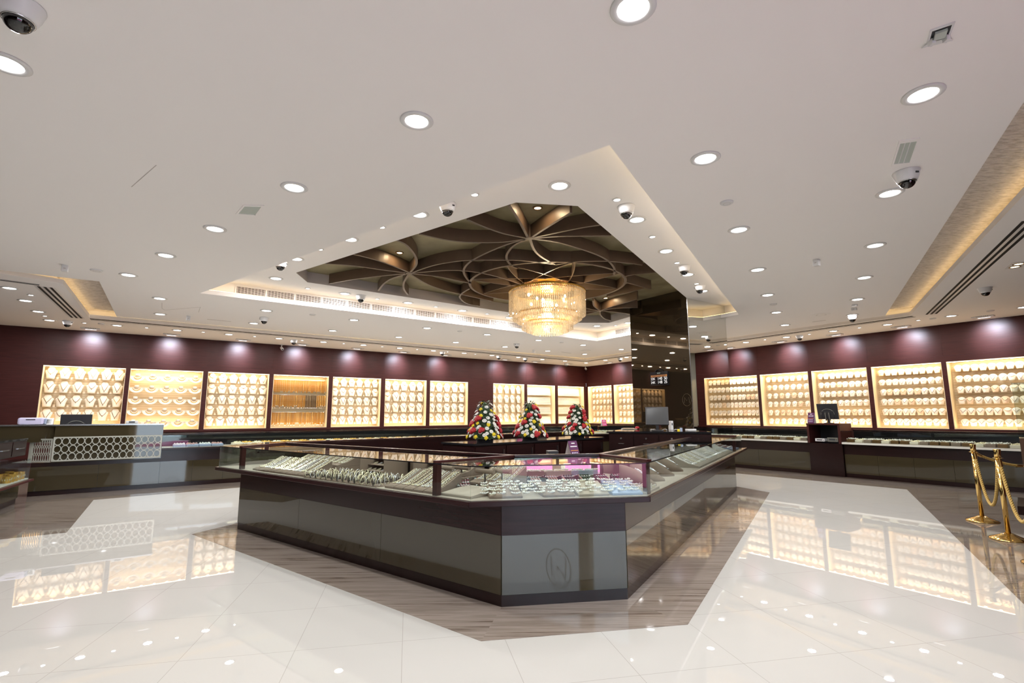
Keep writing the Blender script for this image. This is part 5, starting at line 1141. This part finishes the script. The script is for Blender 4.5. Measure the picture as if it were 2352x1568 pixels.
# bangles on low bars
def make_bangle(m_, r_=0.030, th=0.0028):
    t = thing('bangle', 'x', 'bangle'); MB().tube([(0, r_ * math.cos(R(20 * k)), r_ + r_ * math.sin(R(20 * k))) for k in range(18)], th, 6, closed=True).build('hoop', m_, t, world=False, smooth=True); 
    MB().octa((0, 0, 2 * r_ + 0.002), 0.004, 0.009, 0.004).build('clasp', m_, t, world=False); return Proto(t)
BG = [make_bangle('pale_gold'), make_bangle('silver'), make_bangle('pale_gold', 0.033, 0.004)]
for k in range(13):
    u = uB0 + 0.05 + (uB1 - uB0 - 0.1) * k / 12.5; rz = angle_of(FL)
    st = thing('bangle_stand', 'low suede bangle bar in the left island arm, %s from the front corner' % W(k), 'bangle stand', FL.p(u, 0.25, ZC), rz, 'bangle bars of the left arm')
    MB().box((0, 0, 0.004), (0.09, 0.46, 0.008)).build('base', 'suede', st, world=False); MB().box((-0.02, 0, 0.03), (0.012, 0.46, 0.014)).build('bar', 'dark_suede', st, world=False)
    for e in (-0.22, 0.22): MB().box((-0.02, e, 0.015), (0.012, 0.012, 0.03)).build('foot', 'dark_suede', st, world=False)
    for j in range(11):
        p_ = FL.p(u + random.uniform(-0.004, 0.025), 0.25 - 0.21 + 0.042 * j, ZC + 0.008); random.choice(BG).put(p_, rz + random.uniform(0.2, 1.2), 'thin bangle on the %s bangle bar of the left arm, %s back' % (W(k), W(j)), 'bangles in the left arm', tilt=Matrix.Rotation(random.uniform(-0.25, 0.25), 4, 'Y'))
# stepped suede shelf with stacked bangle holders behind
for k, (px, py, w_) in enumerate([(905, 1075, 0.46), (770, 1062, 0.40)]):
    u = FL.hit(px, py)[0] + 0.06; t = thing('bangle_shelf', 'three-tier suede bangle shelf in the left island arm, %s the front corner' % ['nearer', 'farther from'][k], 'display shelf', FL.p(u, 0.6, ZC), 0)
    for j in range(3): MB().fbox(FL, u - w_ / 2, u + w_ / 2, 0.50 + 0.08 * j, 0.62 + 0.08 * j, ZC + 0.055 + 0.055 * j, ZC + 0.063 + 0.055 * j).build('tier', 'suede', t)
    MB().fbox(FL, u - w_ / 2 - 0.008, u - w_ / 2, 0.48, 0.80, ZC, ZC + 0.19).build('side', 'suede', t); MB().fbox(FL, u + w_ / 2, u + w_ / 2 + 0.008, 0.48, 0.80, ZC, ZC + 0.19).build('side', 'suede', t)
    MB().fbox(FL, u - w_ / 2, u + w_ / 2, 0.792, 0.80, ZC, ZC + 0.19).build('back', 'suede', t)
    for j in range(3):
        for i in range(5): random.choice(BG).put(FL.p(u - w_ * 0.4 + w_ * 0.2 * i, 0.55 + 0.08 * j, ZC + 0.064 + 0.055 * j), angle_of(FL) + 1.2, 'bangle on tier %s of the %s suede bangle shelf, %s along' % (['one', 'two', 'three'][j], ['nearer', 'farther'][k], W(i)), 'bangles on the suede shelves', scale=(0.75,) * 3, tilt=Matrix.Rotation(1.2, 4, 'Y'))
# front counter: silver sets on pale trays in front, coloured rows behind; FF origin at the right corner, u runs left
Lf = (G[2] - G[1]).length; rzF = angle_of(FF)
def make_set(m_):
    t = thing('silver_set', 'x', 'jewelry set'); mb = MB()
    mb.tube([(0.040 * math.cos(R(200 + 14 * k)), 0.045 + 0.05 * math.sin(R(200 + 14 * k)) + 0.0, 0.006) for k in range(11)], [0.003 + 0.004 * math.sin(math.pi * k / 10) for k in range(11)], 5); mb.build('necklace', m_, t, world=False, smooth=True)
    g = MB(); [g.octa((0.044 * math.cos(R(205 + 26 * k)), 0.045 + 0.055 * math.sin(R(205 + 26 * k)), 0.012), 0.010, 0.012, 0.009) for k in range(6)]; g.build('stones', 'pearl', t, world=False)
    return Proto(t)
def make_ring(m_, g_='silver'):
    t = thing('ring', 'x', 'ring'); MB().tube([(0.009 * math.cos(R(30 * k)), 0, 0.009 + 0.009 * math.sin(R(30 * k))) for k in range(12)], 0.0018, 5, closed=True).build('band', m_, t, world=False, smooth=True); MB().octa((0, 0, 0.021), 0.006, 0.006, 0.005).build('stone', g_, t, world=False); return Proto(t)
SS = [make_set('silver'), make_set('pale_gold')]; RG = [make_ring('silver'), make_ring('pale_gold', 'pearl')]
def flat_tray(fr, u, d, w_, dp, z, h_, m_, label, tilt=0.0):
    t = thing('flat_tray', label, 'display tray', fr.p(u, d, z), angle_of(fr)); mb = MB().box((0, dp / 2, h_ / 2), (w_, dp, h_)); mb.v = [(x, y, zz + max(0, y) * tilt * (zz > 0.001)) for x, y, zz in mb.v]; mb.build('tray', m_, t, world=False, bevel=0.003)
    for k in range(1, 4): MB().box((w_ * (k / 4 - 0.5), 0.02, h_ + 0.0006), (0.002, 0.03, 0.001)).build('joint', 'dark_suede', t, world=False)
    return t
for k, (f_, m_) in enumerate([(0.80, 'suede'), (0.50, 'suede'), (0.30, 'deck_suede'), (0.10, 'blue_tray')]):
    flat_tray(FF, Lf * f_, 0.05, 0.26, 0.30, ZC, 0.018, m_, 'low %s tray of silver sets in the front counter, %s from the right' % ('pale blue' if k == 3 else 'suede', ['fourth', 'third', 'second', 'first'][k]), 0.22)
for r_ in range(5):
    for c_ in range(17):
        u = Lf * 0.03 + Lf * 0.88 * c_ / 16 + random.uniform(-0.02, 0.02); d = 0.085 + 0.06 * r_ + random.uniform(-0.012, 0.012); random.choice(SS).put(FF.p(u, d, ZC + 0.024 + 0.22 * (d - 0.05)), rzF + random.uniform(-1.3, 1.3), 'silver necklace set in the front counter, row %s from the glass, %s along' % (['one', 'two', 'three', 'four', 'five'][r_], W(c_)), 'silver sets in the front counter', scale=(random.uniform(0.7, 1.0),) * 3)
for k in range(10):
    u = -0.10 + (Lf + 0.20) * (k + 0.5) / 10; PADD.put(FF.p(u, 0.42, ZC + 0.01), rzF, 'dark cushion at the back of the front counter, %s from the right' % W(k), 'dark cushions of the front counter')
    for j in range(5): GB[(k // 2 + j // 4) % 4].put(FF.p(u + (j - 2) * 0.023, 0.42, ZC + 0.01), rzF, 'coloured stone bracelet %s on the %s dark cushion of the front counter' % (['one', 'two', 'three', 'four', 'five'][j], W(k)), 'stone bracelets of the front counter')
tag(MB().fbox(FF, -0.16, Lf + 0.16, 0.415, 0.74, ZC, ZC + 0.0095).build('display_riser', 'dark_suede'), 'dark riser under the coloured bracelet cushions of the front counter', 'display riser')
# corner trays of the left arm beside the front glass
t = flat_tray(FL, 0.22, 0.06, 0.34, 0.32, ZC, 0.018, 'deck_suede', 'empty pale tray at the left front corner of the island', 0.1)
pad_row(FL, 0.02, 0.42, 0.42, ZC + 0.05, PAD, [BR[2], BR[0]], 5, 'corner back row near the front glass')
# right arm: FR origin at the far end, u runs towards the camera; total length:
Lr = (G[3] - G[2]).length; rzR = angle_of(FR)
def make_drape():
    t = thing('neck_form', 'x', 'neck form'); mb = MB(); n_, m2 = 10, 8; vs = []
    for i in range(n_ + 1):
        f_ = i / n_; y = 0.02 + 0.34 * f_; zc_ = 0.02 + 0.17 * math.sin(f_ * 1.45); w_ = 0.085 * (1 - 0.35 * f_) * (0.25 + 0.75 * min(1, f_ * 4))
        for j in range(m2 + 1): x = -1 + 2 * j / m2; vs.append((x * w_, y, zc_ * (1 - 0.45 * x * x)))
    fs = [(i * (m2 + 1) + j, i * (m2 + 1) + j + 1, (i + 1) * (m2 + 1) + j + 1, (i + 1) * (m2 + 1) + j) for i in range(n_) for j in range(m2)]
    vs += [(v_[0], v_[1], 0.0) for v_ in list(vs)]; o_ = (n_ + 1) * (m2 + 1); fs += [tuple(o_ + q for q in f_[::-1]) for f_ in list(fs)]
    for i in range(n_):
        for e in (0, m2): a_, b_ = i * (m2 + 1) + e, (i + 1) * (m2 + 1) + e; fs.append((a_, b_, o_ + b_, o_ + a_))
    for j in range(m2): fs.append((j, j + 1, o_ + j + 1, o_ + j)); a_ = n_ * (m2 + 1) + j; fs.append((a_, a_ + 1, o_ + a_ + 1, o_ + a_))
    mb.add(vs, fs).build('form', 'suede', t, world=False, smooth=True)
    P = [(0.055 * math.sin(R(30 * k - 150)) * 1.0, 0.10 + 0.12 * (1 - math.cos(R(30 * k - 150))) / 2 + 0.0, 0.0) for k in range(11)]; P = [(x, y, 0.03 + 0.17 * math.sin(min(1.0, (y - 0.02) / 0.34) * 1.45)) for x, y, z in P]
    MB().tube(P, 0.0035, 5).build('necklace', 'silver', t, world=False); MB().octa((0, 0.085, 0.075), 0.009, 0.014, 0.008).build('pendant', 'silver', t, world=False); return Proto(t)
DR = make_drape()
uS = FR.hit(1612, 1070)[0]
for k, px in enumerate((1530, 1552, 1576, 1598)): DR.put(FR.p(FR.hit(px, 1100)[0], 0.07 + 0.015 * k, ZC), rzR + 0.30, 'curved suede neck form with silver necklace in the right island arm, %s from the corner' % W(k), 'neck forms of the right arm', scale=(0.98,) * 3)
for r_ in range(5):
    for c_ in range(10): random.choice(RG).put(FR.p(Lr - 0.10 - 0.035 * c_, 0.04 + 0.035 * r_, ZC + 0.019), rzR, 'small ring on the flat tray at the right front corner, row %s, %s along' % (['one', 'two', 'three', 'four', 'five'][r_], W(c_)), 'rings at the right front corner')
flat_tray(FR, Lr - 0.26, 0.02, 0.42, 0.20, ZC, 0.018, 'deck_suede', 'pale flat ring tray at the right front corner of the island')
pad_row(FR, 0.95, uS, 0.03, ZC, PADG, BSR, 4, 'near row of the right island arm', prob=0.95)
pad_row(FR, 0.95, uS + 0.4, 0.33, ZC + 0.06, PAD, BSR, 4, 'back row of the right island arm', prob=0.9)
tag(MB().fbox(FR, 0.92, uS + 0.42, 0.32, 0.56, ZC, ZC + 0.058).build('display_riser', 'suede'), 'long suede riser under the back cushions of the right island arm', 'display riser')
for k in range(3):
    flat_tray(FR, 0.14 + 0.22 * k, 0.04, 0.20, 0.42, ZC, 0.03, 'blue_tray', 'pale blue tray at the column end of the right island arm, %s' % W(k), 0.15)
    for j in range(6): GB[(j + k) % 3].put(FR.p(0.07 + 0.22 * k + 0.026 * j, 0.07, ZC + 0.02), rzR, 'stone bracelet %s on the %s pale blue tray by the column' % (['one', 'two', 'three', 'four', 'five', 'six'][j], W(k)), 'stone bracelets by the column')
# wall counters: cushions topped with pale jewelry
def make_tray_lot(body, jm, wd=0.19, dp=0.30, h_=0.055, seed=1, stones=44):
    t = thing('jewelry_tray', 'x', 'jewelry tray'); MB().box((0, dp / 2, h_ / 2), (wd, dp, h_)).build('cushion', body, t, world=False, bevel=0.006); rnd = random.Random(seed); mb = MB()
    for k in range(stones): mb.octa((rnd.uniform(-wd * 0.46, wd * 0.46), rnd.uniform(0.01, dp - 0.02), h_ + rnd.uniform(0.004, 0.02)), rnd.uniform(0.008, 0.016), rnd.uniform(0.008, 0.014), rnd.uniform(0.007, 0.02))
    o = mb.build('jewels', jm, t, world=False); o['kind'] = 'stuff'; return Proto(t)
JT = [make_tray_lot('antique', 'pearl', 0.15, 0.32, 0.07, 1), make_tray_lot('cream_cloth', 'pale_gold', 0.15, 0.32, 0.06, 2), make_tray_lot('suede', 'pearl', 0.15, 0.32, 0.065, 3)]
JP = [make_tray_lot('blue_tray', 'rose_stone', 0.22, 0.36, 0.05, 5, 50), make_tray_lot('blue_tray', 'pearl', 0.22, 0.36, 0.05, 6, 40)]
JG = [make_tray_lot('cream_cloth', 'pale_gold', 0.19, 0.40, 0.05, 7, 50), make_tray_lot('pale_tray', 'gold', 0.19, 0.40, 0.05, 8, 50)]
ra, rb = angle_of(CA), angle_of(CB)
rz_in = lambda fr: angle_of(fr) + math.pi
k = 0; u = ua + 0.14
while u < uc0 - 0.12: JP[k % 2].put(CA.p(u, 0.02, ZC), rz_in(CA), 'pale blue tray of pink jewels beside the cash counter, %s from the island side' % W(k), 'pink jewelry trays'); u += 0.235; k += 1
k = 0; u = 1.9
while u < ua - 0.12: JG[k % 2].put(CA.p(u, 0.02, ZC), rz_in(CA), 'tray of pale gold jewelry in the far wall counter, %s from the room corner' % W(k), 'gold jewelry trays of the far wall counter'); u += 0.205; k += 1
k = 0; u = 1.8
while u < 14.2:
    if u < um0 - 0.09 or u > um1 + 0.09: JT[k % 3 if k % 5 else 0].put(CB.p(u, 0.03, ZC), rz_in(CB), 'cushion of pale jewels in the second wall counter, %s from the corner' % W(min(k, 68)), 'jewelry cushions of the second wall counter'); k += 1
    u += 0.175
# gold cuffs in the low case at the left edge
t = thing('gold_cuff', 'x', 'cuff'); MB().lathe([(0.050, 0), (0.054, 0.0), (0.056, 0.05), (0.054, 0.10), (0.050, 0.10), (0.050, 0.0)], seg=20).build('cuff', 'gold', t, world=False, smooth=False); mb = MB(); [mb.octa((0.056 * math.cos(R(30 * k)), 0.056 * math.sin(R(30 * k)), 0.05), 0.008, 0.008, 0.02) for k in range(12)]; mb.build('relief', 'pale_gold', t, world=False)
CU = Proto(t)
for k in range(10): CU.put(EF.p(1.12 + 0.15 * (k // 2), 0.02 + 0.10 * (k % 2) - 0.03, 0.431), 0.4 * k, 'wide gold cuff in the low case at the photo edge, %s from the cabinet end' % W(k), 'gold cuffs', scale=(1, 1, 1.0 + 0.2 * (k % 3)))

# ================================================================== FLOWER CONES
def petal_flower(name, m_, kind, r_):
    t = None; mb = MB()
    if kind == 'rose':
        for k in range(9):
            a, e = R(137.5 * k), 0.25 + 0.08 * k; rr_ = r_ * (0.25 + 0.085 * k); c_ = Vector((rr_ * math.cos(a) * 0.55, rr_ * math.sin(a) * 0.55, r_ * (0.75 - 0.06 * k))); mb.ball(c_, rr_ * 0.62 + r_ * 0.12, 7, 5, 0.75)
    elif kind == 'daisy':
        for k in range(11): a = R(360 * k / 11); mb.octa((r_ * 0.62 * math.cos(a), r_ * 0.62 * math.sin(a), r_ * 0.28), r_ * 0.34, r_ * 0.34, r_ * 0.10)
        mb.ball((0, 0, r_ * 0.34), r_ * 0.34, 8, 5, 0.6)
    else:
        for k in range(16): a = R(137.5 * k); q_ = math.sqrt((k + 0.5) / 16); mb.ball((r_ * 0.75 * q_ * math.cos(a), r_ * 0.75 * q_ * math.sin(a), r_ * 0.62 * (1 - q_ * q_ * 0.7)), r_ * 0.26, 6, 4)
    me = mb; o = me.build(name, m_, None, world=False, smooth=True); return o
proto_f = {'red_rose': petal_flower('red_rose', 'red_petal', 'rose', 0.048), 'yellow_chrysanthemum': petal_flower('yellow_chrysanthemum', 'yellow_petal', 'pom', 0.036), 'white_chrysanthemum': petal_flower('white_chrysanthemum', 'white_petal', 'daisy', 0.038)}
def cone(P, lab, seed, hgt=0.72, rad=0.265):
    rnd = random.Random(seed); t = thing('flower_cone', lab, 'flower arrangement', P, 0, 'cone flower arrangements')
    MB().lathe([(0, 0), (0.13, 0), (0.15, 0.05), (0.14, 0.06), (0, 0.06)], seg=24).build('bowl', 'black_plastic', t, world=False)
    mb = MB()
    for k in range(520):
        f_ = rnd.random() ** 0.9; z = 0.05 + f_ * (hgt - 0.10); r_ = rad * (1 - 0.72 * f_) * rnd.uniform(0.55, 1.02); a = rnd.uniform(0, 2 * math.pi); c_ = Vector((r_ * math.cos(a), r_ * math.sin(a), z)); o_ = Vector((math.cos(a), math.sin(a), rnd.uniform(-0.5, 0.7))).normalized(); s_ = o_.cross(Vector((0, 0, 1))).normalized() * 0.014; L_ = rnd.uniform(0.04, 0.075)
        mb.add([c_, c_ + o_ * L_ * 0.5 + s_, c_ + o_ * L_, c_ + o_ * L_ * 0.5 - s_], [(0, 1, 2, 3)])
    mb.lathe([(0, 0.04), (rad * 0.72, 0.05), (rad * 0.55, hgt * 0.4), (rad * 0.28, hgt * 0.78), (0, hgt * 0.92)], (0, 0, 0), 14)
    o = mb.build('foliage', 'leaf', t, world=False, smooth='keep'); o['kind'] = 'stuff'
    kinds = ['red_rose'] * 14 + ['yellow_chrysanthemum'] * 24 + ['white_chrysanthemum'] * 66; n_ = len(kinds); rnd.shuffle(kinds)
    for k, kd in enumerate(kinds):
        f_ = (k + 0.5) / n_; f_ = 1 - math.sqrt(1 - f_ * 0.985); z = 0.06 + f_ * (hgt - 0.06); a = R(137.508 * k) + rnd.uniform(-0.2, 0.2); r_ = rad * (1 - 0.80 * f_) + 0.012
        out = Vector((math.cos(a), math.sin(a), 0.45 + 0.8 * f_)).normalized(); c_ = Vector((r_ * math.cos(a), r_ * math.sin(a), z)); q_ = out.to_track_quat('Z', 'Y').to_matrix().to_4x4()
        o = proto_f[kd].copy(); C.objects.link(o); o.parent = t; o.matrix_basis = Matrix.Translation(c_) @ q_ @ Matrix.Scale(rnd.uniform(0.85, 1.2) * (1.12 if kd == 'red_rose' else 1.0), 4)
    return t
for k, (px, py, lab) in enumerate([(1092, 1013, 'red, yellow and white flower cone closest to the long left wall'), (1218, 1009, 'red, yellow and white flower cone in the middle of the dark cabinet'), (1313, 1003, 'red, yellow and white flower cone beside the small far monitor')]):
    q = at(px, py, 1.031); q2 = cb.p(max(0.30, (q - cb.o).dot(cb.a)), -0.34, 1.031); cone(q2, lab, 11 + k, 0.70 if k < 2 else 0.68)
for o in proto_f.values(): bpy.data.objects.remove(o)

# ================================================================== BRASS POSTS AND ROPES
def post(P, lab):
    t = thing('rope_post', lab, 'rope post', P, 0, 'brass rope posts')
    MB().lathe([(0, 0), (0.178, 0), (0.180, 0.010), (0.174, 0.016), (0.12, 0.036), (0.07, 0.058), (0.040, 0.075), (0.0, 0.075)], seg=48).build('base', 'brass', t, world=False, smooth=True)
    MB().lathe([(0, 0.07), (0.0255, 0.07), (0.0255, 0.955), (0, 0.955)], seg=24).build('pole', 'brass', t, world=False, smooth=True)
    MB().lathe([(0.0255, 0.925), (0.050, 0.927), (0.050, 0.931), (0.0255, 0.933)], seg=24).build('ring_plate', 'brass', t, world=False, smooth=True)
    MB().lathe([(0.0255, 0.935), (0.033, 0.94), (0.030, 0.985), (0.036, 1.025), (0.034, 1.033), (0.0, 1.034)], seg=24).build('cap', 'brass', t, world=False, smooth=True)
    return t
p1, p2 = at(2257, 1197, 0), at(2318, 1239, 0); pd = (p2 - p1); pd.normalize(); p3 = p2 + pd * (p2 - p1).length
post(p1, 'shiny brass rope post, the one farther from the camera'); post(p2, 'shiny brass rope post, the nearer one with ropes on both sides'); post(p3, 'brass rope post beyond the photo\'s right edge')
def rope(a, b, sag, lab):
    a, b = Vector(a), Vector(b); n_ = 40; P = []
    for k in range(n_ + 1): f_ = k / n_; P.append(a.lerp(b, f_) - Vector((0, 0, sag * (1 - (2 * f_ - 1) ** 2) ** 0.9)))
    t = thing('barrier_rope', lab, 'rope', a, 0, 'golden barrier ropes'); tot = sum((P[k + 1] - P[k]).length for k in range(n_)); fine = []; 
    for k in range(n_):
        for j in range(5): fine.append(P[k].lerp(P[k + 1], j / 5))
    for st in range(3):
        Q = []; s_acc = 0
        for k in range(len(fine) - 1):
            s_acc += (fine[k + 1] - fine[k]).length; tg = (fine[k + 1] - fine[k]).normalized(); n1 = tg.cross(Vector((0.3, 0.9, 0.2))).normalized(); n2 = tg.cross(n1); ph = 2 * math.pi * (s_acc / 0.085 + st / 3); Q.append(fine[k] + (n1 * math.cos(ph) + n2 * math.sin(ph)) * 0.009)
        MB().tube(Q, 0.0098, 6).build('strand', 'rope', t, smooth=True)
    for e, nx in ((P[0], P[1]), (P[-1], P[-2])):
        dd_ = (nx - e).normalized(); MB().tube([e - dd_ * 0.004, e + dd_ * 0.075], 0.020, 14).build('end_cap', 'brass', t); MB().tube([e - dd_ * 0.022 + Vector((0, 0, 0.012)) * math.cos(R(45 * k)) + dd_ * 0.018 * math.sin(R(45 * k)) for k in range(8)], 0.004, 6, closed=True).build('hook', 'brass', t)
up = Vector((0, 0, 0.905))
rope(p1 + up + pd * 0.055, p2 + up - pd * 0.055, 0.60, 'twisted golden rope sagging between the two brass posts')
rope(p2 + up + pd * 0.055, p3 + up - pd * 0.055, 0.60, 'twisted golden rope sagging from the nearer post out of the photo')
pe = at(2352, 1072, 0.86); pq = p1 + Vector((1.25, 0.1, 0)); 
rope(p1 + up + Vector((0.05, 0.02, 0)), V2(at(2346, 1070, 0.73)).to_3d() + Vector((0, 0, 0.73)), 0.03, 'short taut golden rope from the farther brass post to the brown showcase')
# entrance showcase at the right edge
so = V2(at(2341, 1006, 1.08)); SF = Frame(so, Vector((0.707, -0.707)), Vector((-0.707, -0.707)))
t = thing('entrance_showcase', 'brown entrance showcase with upright glass at the photo\'s right edge, on a dark step', 'showcase', SF.p(0.3, -0.2, 0))
MB().fbox(SF, 0, 0.9, -0.5, 0, 0.121, 1.08).build('body', 'brown_case', t); MB().fbox(SF, -0.12, 1.1, -0.6, 0.50, 0, 0.12).build('step', 'dark_wood', t)
for a_, b_, c_, d_ in ((0.0, 0.9, -0.008, 0.0), (0.0, 0.008, -0.5, -0.009), (0.892, 0.9, -0.5, -0.009), (0.009, 0.891, -0.5, -0.492)): MB().fbox(SF, a_, b_, c_, d_, 1.081, 1.92).build('glass_pane', 'glass', t)
MB().fbox(SF, 0, 0.9, -0.5, 0, 1.921, 1.929).build('glass_top', 'glass', t)
